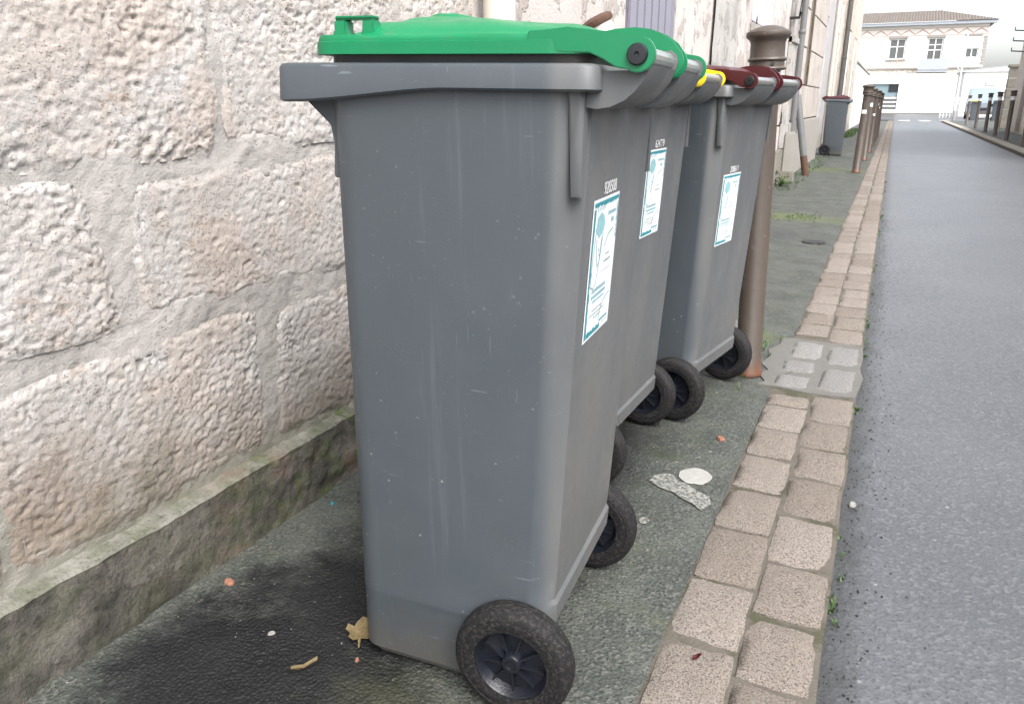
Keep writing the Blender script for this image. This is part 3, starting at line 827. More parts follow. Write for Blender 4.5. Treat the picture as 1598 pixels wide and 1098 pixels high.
pipe('downpipe', 'dark brown downpipe on the beige corner house', M['darkpipe'], XP + 0.06, 22.6, 0.06, 0.1, 5.2, (2.0, 4.0))
for root, ya, yb, zt, xx in ((rh, 2.23, 10.42, 5.6, X), (ah, 10.43, 14.9, 5.6, XA), (ph, 14.91, 21.0, 5.4, XP), (fh, 21.02, 31.5, 5.3, XP)):
    e = MB(); e.prism([(xx + 0.22, zt - 0.03), (xx + 0.22, zt + 0.09), (xx - 3.2, zt + 1.2), (xx - 3.2, zt + 1.02)], ya + 0.004, yb - 0.004)
    e.build('roof', M['tile'], root)
e = MB(); e.prism([(WALL + 0.22, 6.21), (WALL + 0.22, 6.3), (WALL - 3.2, 7.4), (WALL - 3.2, 7.25)], -2.6, 2.226); o = e.build('roof', M['tile'], stone_house, loc=(-WALL, 0, 0))

gw = tag(empty('garden_wall', (0, 0, 0)), 'pale low garden wall running on beyond the beige corner house', 'wall')
MB().box(-1.75, -1.45, 31.52, 47, 0, 2.3).build('wall', M['offwhite'], gw)
MB().box(-1.80, -1.40, 31.54, 47, 2.302, 2.38).build('coping', M['concrete'], gw, bevel=0.01)

# guard stone and post between rendered and ashlar house
gs = tag(empty('guard_stone', (WALL + 0.12, 10.15, pz(-1.1))), 'short weathered stone block standing against the wall behind the leaning post', 'stone')
MB().box(-0.08, 0.05, -0.07, 0.07, 0.0, 0.60).build('block', M['concrete'], gs, bevel=0.02)
MB().box(-0.10, 0.07, -0.12, 0.12, -0.01, 0.14).build('foot', M['stonedark'], gs, bevel=0.015)

# ================================================================== BOLLARDS
BP = [(0.0, 0.0), (0.050, 0.0), (0.050, 0.012), (0.0445, 0.02), (0.0445, 1.048)]
HP = [(0.046, 1.046), (0.0605, 1.049), (0.0625, 1.053), (0.0605, 1.057), (0.0555, 1.060), (0.055, 1.074), (0.060, 1.077), (0.0615, 1.081), (0.060, 1.085), (0.0555, 1.088), (0.0545, 1.100), (0.0545, 1.132),
      (0.058, 1.141), (0.067, 1.148), (0.0705, 1.156), (0.0685, 1.165), (0.060, 1.170), (0.045, 1.177), (0.02, 1.184), (0.001, 1.185)]
bo_shaft = MB().lathe([(0.001, -0.02)] + BP[1:], seg=32).mesh('shaft', M['taupe'], smooth=35)
bo_head = MB().lathe(HP, seg=32).mesh('head', M['taupe'], smooth=40)
bo_band = MB().lathe([(0.0447, 0.945), (0.0462, 0.946), (0.0462, 1.040), (0.0447, 1.041)], seg=32, cap=False).mesh('reflective_band', M['band'], smooth=35)
def patch_mesh(z0, z1, a0, a1, r=0.0468, n=8):
    mb = MB()
    mb.grid(lambda a, b: (r * math.cos(a0 + (a1 - a0) * a), r * math.sin(a0 + (a1 - a0) * a), z0 + (z1 - z0) * b), n, 1)
    return mb.mesh('label_patch', M['whitepaint'], smooth=40)
bo_patch = [patch_mesh(0.80, 0.85, -2.6, -1.2), patch_mesh(0.88, 0.94, -2.2, -0.9), patch_mesh(0.70, 0.74, -2.0, -1.2)]
def bollard(x, y, label, group=None, lean=(0, 0), band=False, patch=None, z=None):
    b = tag(empty('bollard', (x, y, pz(x) if z is None else z)), label, 'bollard', group)
    b.rotation_euler = (lean[0], lean[1], random.uniform(-.3, .3) if patch is None else 0)
    if y > 5: b.scale = (1.2, 1.2, 1)
    link('shaft', bo_shaft, b); link('head', bo_head, b)
    if band: link('reflective_band', bo_band, b)
    if patch is not None: link('label_patch', bo_patch[patch], b)
    return b
b0 = bollard(-0.362, 2.79, 'tall taupe bollard with flared cap and white band standing beside the maroon-lidded bin', lean=(0, R(-2.0)), band=True)
MB().lathe([(0.001, 0), (0.006, 0), (0.006, 0.004), (0.001, 0.004)], axis='Y', seg=10, c=(0.01, -0.0595, 1.067)).build('screw_hole', M['iron'], b0)
ORD = ('first', 'second', 'third', 'fourth', 'fifth', 'sixth')
def far_label(i): return '%s taupe bollard of the left kerb line, counted from the tall bollard by the bins' % ORD[i]
for i, (y, x, p) in enumerate(((12.25, -0.385, 0), (14.95, -0.375, 1), (17.4, -0.36, 2), (20.0, -0.37, 1), (22.3, -0.37, 0), (25.0, -0.37, 1))):
    bollard(x, y, far_label(i), 'bollards along the left kerb', lean=(0, R(1.0 if i == 0 else random.uniform(-.8, .8))), patch=p)
for i, (y, x) in enumerate(((20.2, 2.60), (23.4, 2.62), (26.3, 2.65), (29.4, 2.68), (33.4, 2.72), (38.7, 2.8))):
    bollard(x, y, '%s white-banded taupe bollard of the right kerb line, counted from the parked van' % ORD[5 - i], 'bollards along the right kerb', lean=(0, R(random.uniform(-2, 2.5))), band=True, z=0.056)
# the one knocked over against the wall
lb = tag(empty('leaning_pipe', (-0.525, 3.354, pz(-0.525) - 0.01)), 'grey pipe with rusty brown cap leaning over against the pale rendered wall', 'pipe')
lb.rotation_euler = Vector((-0.575, -0.276, 1.26)).to_track_quat('Z', 'Y').to_euler()
MB().lathe([(0.001, -0.02), (0.042, -0.02), (0.0425, 1.31)], seg=28).build('shaft', M['zinc'], lb, smooth=35)
MB().lathe([(0.043, 1.30), (0.0475, 1.304), (0.0475, 1.312), (0.050, 1.315), (0.054, 1.388), (0.053, 1.39)], seg=28).build('collar', M['cream_pipe'], lb, smooth=35)
MB().lathe([(0.053, 1.389), (0.062, 1.391), (0.067, 1.400), (0.066, 1.412), (0.056, 1.421), (0.03, 1.426), (0.001, 1.427)], seg=28).build('cap', M['rust'], lb, smooth=40)
# leaning steel post with rusty foot
lp = tag(empty('leaning_post', (-0.975, 11.3, pz(-0.97))), 'grey steel post with rusty foot leaning beside the ashlar house', 'post')
lp.rotation_euler = (0, R(-11.5), 0)
MB().lathe([(0.045, 0.26), (0.045, 1.05), (0.03, 1.06), (0.001, 1.062)], seg=20).build('shaft', M['zinc'], lp, smooth=40)
MB().lathe([(0.001, -0.02), (0.046, -0.02), (0.0465, 0.0), (0.0462, 0.258)], seg=20).build('rusty_foot', M['rust'], lp, smooth=40)

# ================================================================== WHEELED BINS
CACHE = {}
def cm(key, fn):
    if key not in CACHE: CACHE[key] = fn()
    return CACHE[key]

def section(uf, ub, hw, z, rf=0.045, bb=0.038, n=6):
    """outline of the tub: rounded front corners, bevelled back corners"""
    pts = []
    def arc(cu, cv, r, a0, a1, k):
        for i in range(k + 1):
            a = a0 + (a1 - a0) * i / k
            pts.append((cu + r * math.cos(a), cv + r * math.sin(a), z))
    arc(uf + rf, -hw + rf, rf, math.pi, 1.5 * math.pi, n)            # front near corner
    # back: a flat panel between creases, broad soft chamfers running to the sides
    bv = bb * 0.95
    ch = [(1.0, 0.0), (0.9, 0.02), (0.78, 0.07), (0.55, 0.235), (0.28, 0.56), (0.0, 1.0)]   # (back from panel, in from side)
    for p, q in ch: pts.append((ub - bb * p, -hw + bv * q, z))
    for p, q in reversed(ch): pts.append((ub - bb * p, hw - bv * q, z))
    arc(uf + rf, hw - rf, rf, math.pi / 2, math.pi, n)
    return pts

def ub_at(z): return 0.045 + 0.032 * (z - 0.14) / 0.82
def hw_at(z): return 0.198 + 0.028 * z / 0.96
def uf_at(z): return -0.308 + 0.006 * z
def mk_body():
    mb = MB()
    rs = [section(-0.280, -0.10, 0.176, 0.004, 0.03, 0.02), section(-0.296, -0.085, 0.188, 0.006, 0.035, 0.025), section(-0.300, -0.080, 0.191, 0.016, 0.035, 0.03),
          section(-0.308, -0.070, 0.197, 0.020, 0.04, 0.03), section(-0.308, 0.018, 0.200, 0.125, 0.045, 0.04), section(-0.308, ub_at(.135), hw_at(.135), 0.137),
          section(-0.308, ub_at(.14) + 0.004, hw_at(.14), 0.142), section(uf_at(.18), ub_at(.18) + 0.004, hw_at(.18), 0.178), section(uf_at(.185), ub_at(.185) - 0.001, hw_at(.185), 0.186)]
    for k in range(1, 17):
        z = 0.186 + (0.962 - 0.186) * k / 16
        rs.append(section(uf_at(z), ub_at(z), hw_at(z), z))
    mb.rings(rs)
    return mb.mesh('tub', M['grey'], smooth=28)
def rrect(u0, u1, hw, r, z, n=6):
    pts = []
    for cu, cv, a0 in ((u0 + r, -hw + r, math.pi), (u1 - r, -hw + r, 1.5 * math.pi), (u1 - r, hw - r, 0), (u0 + r, hw - r, 0.5 * math.pi)):
        for i in range(n + 1):
            a = a0 + 0.5 * math.pi * i / n
            pts.append((cu + r * math.cos(a), cv + r * math.sin(a), z))
    return pts
def mk_rim():
    mb = MB()
    N = 8
    def outline(inset, z_fn):
        pts = []
        u0, u1, hw = -0.372 + inset, 0.094 - inset, 0.240 - inset
        base = rrect(u0, u1, hw, 0.022, 0, 5)
        # subdivide long sides so that the lower edge can kink
        out = []
        for i, p in enumerate(base):
            q = base[(i + 1) % len(base)]
            out.append(p)
            if abs(p[1] - q[1]) < 1e-6 and abs(q[0] - p[0]) > 0.2:
                for f in (0.08, 0.17, 0.26, 0.35, 0.44, 0.50, 0.56, 0.62, 0.75, 0.88):
                    out.append((p[0] + (q[0] - p[0]) * f, p[1], 0))
        return [(a, b, z_fn(a)) for a, b, _ in out]
    low = lambda u: 0.9600 - 0.013 * sst(-0.10, -0.34, u) - 0.006 * max(0, min(1, (-0.13 - u) / 0.25))
    rs = [outline(0.03, lambda u: low(u) + 0.004), outline(0.004, lambda u: low(u)), outline(0.0, lambda u: low(u) + 0.003), outline(0.0015, lambda u: 0.987), outline(0.004, lambda u: 0.9915), outline(0.009, lambda u: 0.993), outline(0.04, lambda u: 0.993)]
    mb.rings(rs)
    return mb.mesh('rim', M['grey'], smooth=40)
def mk_neck():
    mb = MB(); mb.rings([rrect(-0.300, 0.078, 0.214, 0.03, 0.985), rrect(-0.302, 0.078, 0.215, 0.03, 1.012)])
    return mb.mesh('neck', M['greydark'], smooth=40)
def mk_front_rib():
    mb = MB(); mb.prism([(-0.352, 0.949), (-0.308, 0.911), (-0.303, 0.885), (-0.306, 0.838), (-0.29, 0.836), (-0.275, 0.95)], -0.004, 0.004)
    return mb.mesh('front_rib', M['grey'], bevel=0.0015)
def mk_rear_rib():
    mb = MB()
    rs = []
    for z, w, d in ((0.832, 0.012, -0.001), (0.836, 0.013, 0.001), (0.90, 0.017, 0.003), (0.962, 0.022, 0.006)):
        rs.append([(0.074 - w, 0.0, z), (0.074 - w + 0.004, -d, z), (0.070, -d, z), (0.074, 0.0, z), (0.074, 0.02, z), (0.074 - w, 0.02, z)])
    mb.rings(rs)
    return mb.mesh('rear_rib', M['grey'], smooth=35)
BR = [(0.066, 0.9600), (0.070, 0.943), (0.088, 0.9405), (0.105, 0.9435), (0.122, 0.9515), (0.134, 0.962), (0.145, 0.976), (0.152, 0.992)]
def mk_bracket():
    mb = MB()
    top = [(0.154, 1.003), (0.151, 1.012), (0.143, 1.017), (0.134, 1.016), (0.126, 1.008)]
    def scoop(v0, v1, ring_at):
        # curved pan below the grip
        mb.prism(BR + [(0.145, 0.989), (0.133, 0.986), (0.10, 0.985), (0.066, 0.985)], v0, v1)
        mb.prism(BR + top + [(0.128, 0.988), (0.066, 0.9855)], ring_at, ring_at + 0.006)
    scoop(-0.212, -0.0455, -0.045); scoop(0.014, 0.2005, 0.201)
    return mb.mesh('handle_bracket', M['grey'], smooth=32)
def mk_grip(v0, v1):
    return MB().lathe([(0.0115, v0), (0.0115, v1)], axis='Y', seg=14, c=(0.138, 0, 1.003)).mesh('grip', M['tube'], smooth=20)
def mk_axle():
    return MB().lathe([(0.011, -0.205), (0.011, 0.205)], axis='Y', seg=14, c=(0, 0, 0.1)).mesh('axle', M['hub'], smooth=40)
def mk_tyre():
    p = [(0.062, -0.021), (0.070, -0.0225), (0.080, -0.0235), (0.0815, -0.0225), (0.083, -0.0235), (0.090, -0.022), (0.0955, -0.018), (0.0985, -0.012), (0.0988, -0.008), (0.0978, -0.007), (0.0988, -0.006), (0.0998, 0.0)]
    prof = p + [(r, -h) for r, h in p[-2::-1]] + [(0.062, -0.021)]
    return MB().lathe(prof, axis='Y', seg=48, cap=False).mesh('tyre', M['tyre'], smooth=45)
def mk_hub():
    mb = MB()
    mb.lathe([(0.063, -0.019), (0.0605, -0.020), (0.058, -0.016), (0.054, -0.004), (0.052, -0.0005)], axis='Y', seg=40, cap=False)
    mb.lathe([(0.063, 0.019), (0.0605, 0.020), (0.058, 0.016), (0.054, 0.004), (0.052, 0.0005)], axis='Y', seg=40, cap=False)
    mb.lathe([(0.053, -0.002), (0.053, 0.002)], axis='Y', seg=40)
    mb.lathe([(0.001, -0.0155), (0.009, -0.0155), (0.0095, -0.018), (0.015, -0.0175), (0.0165, -0.015), (0.0175, -0.003), (0.0175, 0.003), (0.0165, 0.016), (0.001, 0.017)], axis='Y', seg=24)
    for k in range(9):
        a = 2 * math.pi * k / 9
        ca, sa = math.cos(a), math.sin(a)
        for s in (-1, 1):
            pts = []
            for r, h in ((0.015, 0.0145), (0.045, 0.009), (0.0535, 0.0105)):
                for w in (-0.0016, 0.0016):
                    pts.append((r * sa + w * ca, s * h, r * ca - w * sa))
            for r, w in ((0.015, 0.0016), (0.045, 0.0016), (0.0535, 0.0016)):
                for ww in (-w, w):
                    pts.append((r * sa + ww * ca, s * 0.001, r * ca - ww * sa))
            mb.add(pts, [(0, 1, 3, 2), (2, 3, 5, 4), (0, 2, 8, 6), (2, 4, 10, 8), (1, 3, 9, 7), (3, 5, 11, 9)])
    return mb.mesh('hub', M['hub'], smooth=40)
LU0, LU1, LHW, LR = -0.318, 0.086, 0.2225, 0.035
def lid_top(u, v):
    d = min(u - LU0, LU1 - u, LHW - abs(v))
    z = 1.027 + 0.0015 * sst(0, 0.01, d)
    side = sst(0.0, 0.055, LHW - abs(v)); back = sst(0.0, 0.05, LU1 - u); frn = sst(0.0, 0.09, u - LU0)
    z += (0.020 - 0.006 * sst(-0.1, 0.05, u)) * math.sqrt(max(0, min(side, back))) * (0.25 + 0.75 * frn) * sst(0, 0.02, d + 0.004)
    pan = sst(0.055, 0.10, LHW - abs(v)) * sst(0.03, 0.09, LU1 - u) * sst(0.085, 0.115, u - LU0)
    z += (0.0095 - 0.0105 * sst(-0.18, 0.05, u)) * pan
    z += 0.0105 * sst(0.075, 0.06, abs(v)) * sst(0.088, 0.100, u - LU0) * sst(0.21, 0.135, u - LU0)
    # corner shelves carrying the grips
    sh = sst(0.075, 0.055, LHW - abs(v)) * sst(0.085, 0.07, u - LU0)
    z = z * (1 - sh) + (1.0265 + 0.002) * sh
    z += 0.001 * noise.noise(Vector((u * 9, v * 9, 0)))
    return z
def mk_lid(mat):
    mb = MB(); NU, NV = 64, 66
    def hw(u):
        a = min(u - LU0, LU1 - u)
        if a >= LR: return LHW
        return LHW - LR + math.sqrt(max(0, LR * LR - (LR - a) ** 2))
    def fn(a, b):
        u = LU0 + (LU1 - LU0) * (0.5 - 0.5 * math.cos(math.pi * a)) * 0.5 + (LU1 - LU0) * a * 0.5
        v = hw(u) * math.copysign(1, 2 * b - 1) * (1 - (1 - abs(2 * b - 1)) ** 1.15)
        return (u, v, lid_top(u, v))
    mb.grid(fn, NU, NV)
    per = [i * (NV + 1) for i in range(NU + 1)] + [NU * (NV + 1) + j for j in range(1, NV + 1)] + [i * (NV + 1) + NV for i in range(NU - 1, -1, -1)] + [j for j in range(NV - 1, 0, -1)]
    cu, cv = (LU0 + LU1) / 2, 0
    prev = per
    for k, (off, z) in enumerate(((0.0022, 1.0235), (0.0022, 1.0205), (0.0042, 1.0195), (0.0048, 1.0040), (-0.004, 1.0035))):
        n0 = len(mb.v)
        for i in per:
            x, y, _ = mb.v[i]
            dx = 1 if x > cu + 0.15 else (-1 if x < cu - 0.15 else 0)
            dy = 1 if y > 0.17 else (-1 if y < -0.17 else 0)
            l = math.hypot(dx, dy) or 1
            mb.v.append((x + off * dx / l, y + off * dy / l, z))
        cur = list(range(n0, n0 + len(per)))
        for q in range(len(per)):
            q2 = (q + 1) % len(per)
            mb.f.append((prev[q], cur[q], cur[q2], prev[q2]))
        prev = cur
    mb.f.append(tuple(prev))
    return mb.mesh('lid', mat, smooth=42)
def arm_poly(top, rr, cz=1.003, cu=0.138):
    if top > 1.045:
        p = [(0.02, 1.012), (0.0, 1.03), (0.03, top - 0.008), (0.06, top - 0.002), (0.09, top), (0.112, top - 0.0025), (0.130, top - 0.009), (0.145, top - 0.019)]; a0 = 35
    else:
        p = [(0.03, 1.006), (0.0, 1.012), (0.0, 1.03), (0.02, top - 0.002), (0.05, top + 0.001), (0.085, top - 0.003), (0.112, cz + rr + (top - 1.0 - rr) * 0.35)]; a0 = 75
    for k in range(13):
        a = R(a0) - R(a0 + 125) * k / 12
        p.append((cu + rr * math.cos(a), cz + rr * math.sin(a)))
    p += [(0.112, 0.9885), (0.095, 0.998), (0.08, 1.0045)]
    return p
def mk_arm(mat, top, rr, v0, v1):
    return MB().prism(arm_poly(top, rr), v0, v1).mesh('hinge_arm', mat, smooth=30, bevel=0.0012)
def mk_knob(v0, v1):
    s = 1 if v1 > v0 else -1
    return MB().lathe([(0.0125, v0), (0.0125, v1 - 0.002 * s), (0.011, v1), (0.003, v1 + 0.0002 * s), (0.0022, v1 - 0.0025 * s), (0.0001, v1 - 0.003 * s)], axis='Y', seg=24, c=(0.138, 0, 1.003)).mesh('hinge_cap', M['black'], smooth=40)
def mk_loop(mat):
    """little upright grip in the lid corner: two posts and a bridge"""
    mb = MB()
    z0 = 1.0225
    for u, w0, w1 in ((-0.274, 0.015, 0.0095), (-0.231, 0.015, 0.009)):
        mb.rings([[(u - w0, -0.012, z0), (u + w0, -0.012, z0), (u + w0, 0.012, z0), (u - w0, 0.012, z0)],
                  [(u - w1, -0.011, z0 + 0.012), (u + w1, -0.011, z0 + 0.012), (u + w1, 0.011, z0 + 0.012), (u - w1, 0.011, z0 + 0.012)],
                  [(u - w1, -0.010, z0 + 0.0255), (u + w1, -0.010, z0 + 0.0255), (u + w1, 0.010, z0 + 0.0255), (u - w1, 0.010, z0 + 0.0255)]])
    mb.box(-0.2835, -0.222, -0.0105, 0.0105, z0 + 0.0252, z0 + 0.0300)
    return mb.mesh('lid_grip', mat, smooth=30, bevel=0.0022)

def ribbon(pts, w, z=0.0):
    """flat stroke in the sticker plane (a,b) -> quads"""
    vs, fs = [], []
    for i, p in enumerate(pts):
        q0 = pts[max(0, i - 1)]; q1 = pts[min(len(pts) - 1, i + 1)]
        dx, dy = q1[0] - q0[0], q1[1] - q0[1]; l = math.hypot(dx, dy) or 1
        nx, ny = -dy / l * w / 2, dx / l * w / 2
        vs += [(p[0] + nx, p[1] + ny, z), (p[0] - nx, p[1] - ny, z)]
        if i: fs.append((2 * i - 2, 2 * i - 1, 2 * i + 1, 2 * i))
    return vs, fs
def mk_sticker_parts():
    W, H = 0.145, 0.208
    out = {}
    mb = MB(); mb.box(-W / 2, W / 2, -H / 2, H / 2, 0, 0.0006); out['paper'] = mb.mesh('sticker', M['white_vinyl'])
    # wavy teal border: heavy at top, left and foot
    rnd_ = random.Random(3)
    mb = MB()
    def wavy(p, q, w, inw):
        n = 26; vs, fs = [], []
        for i in range(n + 1):
            f = i / n; x = p[0] + (q[0] - p[0]) * f; y = p[1] + (q[1] - p[1]) * f
            j = w + rnd_.uniform(-0.0016, 0.0024)
            vs += [(x, y, 0.0011), (x + inw[0] * j, y + inw[1] * j, 0.0011)]
            if i: fs.append((2 * i - 2, 2 * i - 1, 2 * i + 1, 2 * i))
        mb.add(vs, fs)
    m = 0.004; a, b = W / 2 - m, H / 2 - m
    wavy((-a, b), (a, b), 0.006, (0, -1)); wavy((-a, -b), (-a, b - 0.009), 0.007, (1, 0)); wavy((-a + .010, -b), (a * 0.25, -b), 0.007, (0, 1)); wavy((a, b * 0.35), (a, b - .01), 0.002, (-1, 0))
    out['border'] = mb.mesh('sticker_border', M['teal'])
    mb = MB()   # drawing of a tall bin with its lid raised
    lid_ = [(-0.052, 0.060), (-0.045, 0.078), (-0.030, 0.084), (-0.012, 0.078), (-0.004, 0.066), (-0.012, 0.054), (-0.03, 0.047)]
    mb.add([(x, y, 0.0011) for x, y in lid_], [tuple(range(len(lid_)))])
    for x in (-0.05, -0.038, -0.026, -0.014): mb.add(*ribbon([(x, 0.092), (x + 0.002, 0.087)], 0.003, 0.0011))
    out['lid'] = mb.mesh('printed_lid', M['teal_pale'])
    mb = MB()
    for s in ([(-0.05, 0.058), (-0.056, 0.02), (-0.057, -0.012), (-0.052, -0.024), (-0.04, -0.027), (-0.03, -0.02), (-0.02, 0.01), (-0.010, 0.052)],
              [(-0.043, 0.046), (-0.035, 0.015), (-0.028, 0.004), (-0.020, 0.012), (-0.016, 0.045)], [(-0.046, 0.078), (-0.036, 0.052)], [(-0.034, 0.081), (-0.026, 0.053)], [(-0.022, 0.081), (-0.016, 0.056)],
              [(-0.06, 0.0), (-0.063, -0.02), (-0.055, -0.022)], [(-0.03, 0.032), (-0.028, 0.027), (-0.024, 0.03)], [(-0.026, 0.022), (-0.022, 0.02)],
              [(-0.046, -0.0295), (0.030, -0.0295)], [(-0.046, -0.0325), (0.030, -0.0325)],
              [(0.006, -0.085), (0.012, -0.07), (0.024, -0.06), (0.045, -0.053), (0.062, -0.051)], [(0.004, 0.03), (0.02, 0.045), (0.05, 0.052)]):
        mb.add(*ribbon(s, 0.0015, 0.0011))
    mb.add(*ribbon([(0.012, -0.088), (0.06, -0.088)], 0.003, 0.0011))
    out['line'] = mb.mesh('printed_outline', M['teal'])
    mb = MB()
    for y, x0, x1, w in ((-0.040, -0.046, 0.032, 0.0062), (-0.048, -0.040, 0.026, 0.004), (0.078, 0.012, 0.058, 0.006), (0.066, 0.034, 0.046, 0.007)):
        x = x0
        while x < x1:
            l = rnd_.uniform(0.0025, 0.005); mb.add(*ribbon([(x, y), (x + l, y)], w * rnd_.uniform(0.7, 1.0), 0.0011)); x += l + 0.0013
    out['block'] = mb.mesh('printed_block', M['teal_pale'])
    mb = MB()
    for y, x0, x1, w in ((0.016, 0.016, 0.034, .0022), (0.006, 0.008, 0.042, .0026), (-0.008, 0.0, 0.05, .0009), (-0.062, -0.036, 0.018, .0018), (-0.0685, -0.05, 0.03, .0018), (-0.075, -0.024, 0.01, .0018), (-0.094, 0.03, 0.058, .0014)):
        x = x0
        while x < x1:
            l = rnd_.uniform(0.002, 0.007); mb.add(*ribbon([(x, y), (x + l / 2, y + rnd_.uniform(-.0006, .0006)), (x + l, y)], w, 0.0011)); x += l + 0.0016
    out['lines'] = mb.mesh('printed_line', M['ink'])
    return out
def text_mesh(txt, size, mat, name='serial_number'):
    cu = bpy.data.curves.new('number_curve', 'FONT'); cu.body = txt; cu.size = size; cu.align_x = 'CENTER'; cu.extrude = 0.0002
    cu.space_character = 0.95
    to = bpy.data.objects.new('number_tmp', cu); COL.objects.link(to)
    bpy.context.view_layer.update()
    me = bpy.data.meshes.new_from_object(to.evaluated_get(bpy.context.evaluated_depsgraph_get()))
    bpy.data.objects.remove(to); bpy.data.curves.remove(cu)
    me.name = name; me.materials.clear(); me.materials.append(mat)
    return me

def make_bin(x, y, rz, lidname, label, group=None, number=None, sticker=None, z=None, tilt=True, grip=True, mats=None):
    root = tag(empty('wheelie_bin', (x, y, pz(x) if z is None else z)), label, 'wheeled bin', group)
    root.rotation_euler = (0, (math.atan(SL) if math.cos(rz) > 0 else -math.atan(SL)) if tilt else 0, rz)
    L = M[lidname]
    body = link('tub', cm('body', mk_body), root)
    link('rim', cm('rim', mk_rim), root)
    link('neck', cm('neck', mk_neck), root)
    for s in (-1, 1):
        link('front_rib', cm('frib', mk_front_rib), root, (0, s * 0.196, 0))
        link('rear_rib', cm('rrib', mk_rear_rib), root, (0, s * 0.2195, 0), scale=(1, -s, 1))
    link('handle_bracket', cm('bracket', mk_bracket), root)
    link('grip', cm('grip1', lambda: mk_grip(-0.2155, -0.042)), root)
    link('grip', cm('grip2', lambda: mk_grip(0.0095, 0.203)), root)
    link('axle', cm('axle', mk_axle), root)
    for s in (-1, 1):
        h = link('wheel', cm('hub', mk_hub), root, (0, s * 0.2245, 0.1), (0, random.uniform(0, 6), 0))
        link('tyre', cm('tyre', mk_tyre), h)
    lid = link('lid', cm('lid' + lidname, lambda: mk_lid(L)), root)
    for key, top, rr, v0, v1 in (('a1', 1.033, 0.0205, -0.2265, -0.2165), ('a2', 1.048, 0.0225, -0.0385, -0.0315), ('a3', 1.048, 0.0215, 0.001, 0.009), ('a4', 1.033, 0.0205, 0.2090, 0.2170)):
        link('hinge_arm', cm(key + lidname, lambda: mk_arm(L, top, rr, v0, v1)), lid)
    link('hinge_cap', cm('k1', lambda: mk_knob(-0.2266, -0.2325)), root)
    link('hinge_cap', cm('k2', lambda: mk_knob(0.0008, -0.022)), root)
    if grip:
        for s in (-1, 1): link('lid_grip', cm('loop' + lidname, lambda: mk_loop(L)), lid, (0, s * 0.205, 0))
    if sticker:
        vv, zc_ = sticker
        # frame on the back face: a axis along +v, b axis up the leaning face, normal out
        lean = math.atan(0.032 / 0.82)
        a = Vector((0, 1, 0)); b_ = Vector((math.sin(lean), 0, math.cos(lean))); nrm = a.cross(b_)
        mt = Matrix((a, b_, nrm)).transposed().to_4x4()
        mt.translation = Vector((ub_at(zc_) + 0.0008, vv, zc_))
        sp = cm('sticker', mk_sticker_parts)
        so = link('sticker', sp['paper'], root); so.matrix_local = mt
        for k, nme in (('border', 'sticker_border'), ('lid', 'printed_lid'), ('line', 'printed_outline'), ('block', 'printed_block'), ('lines', 'printed_line')):
            link(nme, sp[k], so)
        if number:
            no = link('serial_number', text_mesh(number, 0.0255, M['num']), root)
            m2 = mt.copy(); m2.translation = mt.translation + b_ * (0.104 + 0.004) + a * 0.012 + nrm * 0.0005
            no.matrix_local = m2
    return root
make_bin(-0.453, 1.148, 0.075, 'green', 'grey wheeled bin with bright green lid and number 920508', 'wheeled bins in the row by the stone wall', '920508', (-0.070, 0.715))
make_bin(-0.590, 1.938, -0.030, 'yellow', 'grey wheeled bin numbered 624779 with yellow lid, between the green-lidded and maroon-lidded bins', 'wheeled bins in the row by the stone wall', '624779', (-0.055, 0.735))
make_bin(-0.475, 2.464, -0.157, 'maroon', 'grey wheeled bin with dark maroon lid and number 208611 beside the tall bollard', 'wheeled bins in the row by the stone wall', '208611', (-0.085, 0.645))
make_bin(-1.10, 16.05, math.pi + 0.05, 'maroon', 'grey wheeled bin with dark red lid standing alone on the pavement, wheels to the wall', 'wheeled bins further down the street')
make_bin(3.95, 50.5, math.pi / 2, 'yellow', 'grey wheeled bin with white notice and pale yellow lid in front of the parked van', 'wheeled bins by the parked van', z=0.0)
for x in (4.95, 5.75):
    make_bin(x, 50.0, math.pi / 2 + random.uniform(-.2, .2), 'maroon' if x < 5 else 'yellow', 'grey wheeled bin with %s lid by the parked van' % ('dark maroon' if x < 5 else 'yellow, farthest from the road,'), 'wheeled bins by the parked van', z=0.0)
make_bin(3.10, 22.6, math.pi + 0.1, 'yellow', 'grey wheeled bin with yellow lid against the right-hand house', 'wheeled bins further down the street', z=0.056)

# ================================================================== RIGHT SIDE
XR = 3.42
rhouse = tag(empty('right_house', (0, 0, 0)), 'tall beige house closing the right side of the street with dark door', 'house')
facade(rhouse, M['beige'], XR, 15.0, 27.6, 6.0, [(23.2, 24.2, 0.06, 2.5), (26.0, 26.9, 1.0, 2.6), (17.0, 18.1, 1.0, 2.8)], face=-1)
MB().box(XR + 0.10, XR + 0.15, 23.22, 24.18, 0.06, 2.48).build('door', M['brownwood'], rhouse, bevel=0.01)
for y in (26.0,):
    MB().box(XR + 0.11, XR + 0.12, y + 0.06, y + 0.84, 1.06, 2.54).build('pane', M['glass'], rhouse)
for y in (17.0,):
    MB().box(XR + 0.11, XR + 0.12, y + 0.06, y + 1.04, 1.06, 2.74).build('pane', M['glass'], rhouse)
e = MB(); e.prism([(XR - 0.22, 6.01), (XR - 0.22, 6.1), (XR + 3.4, 7.3), (XR + 3.4, 7.1)], 15.0, 27.6); e.build('roof', M['tile'], rhouse)
grw = tag(empty('added_low_wall', (0, 0, 0)), 'unseen low pale wall added on the right, kept low to let light in', 'wall')  # added out of view, its height chosen to let light reach wall and bins
MB().box(XR, XR + 0.3, -6.0, 14.98, 0, 1.9).build('wall', M['ashlar'], grw)
MB().box(XR - 0.04, XR + 0.34, -6.0, 14.98, 1.902, 1.98).build('coping', M['concrete'], grw, bevel=0.01)
rw = tag(empty('right_low_house', (0, 0, 0)), 'pale pinkish house end past the tall beige house on the right', 'house')
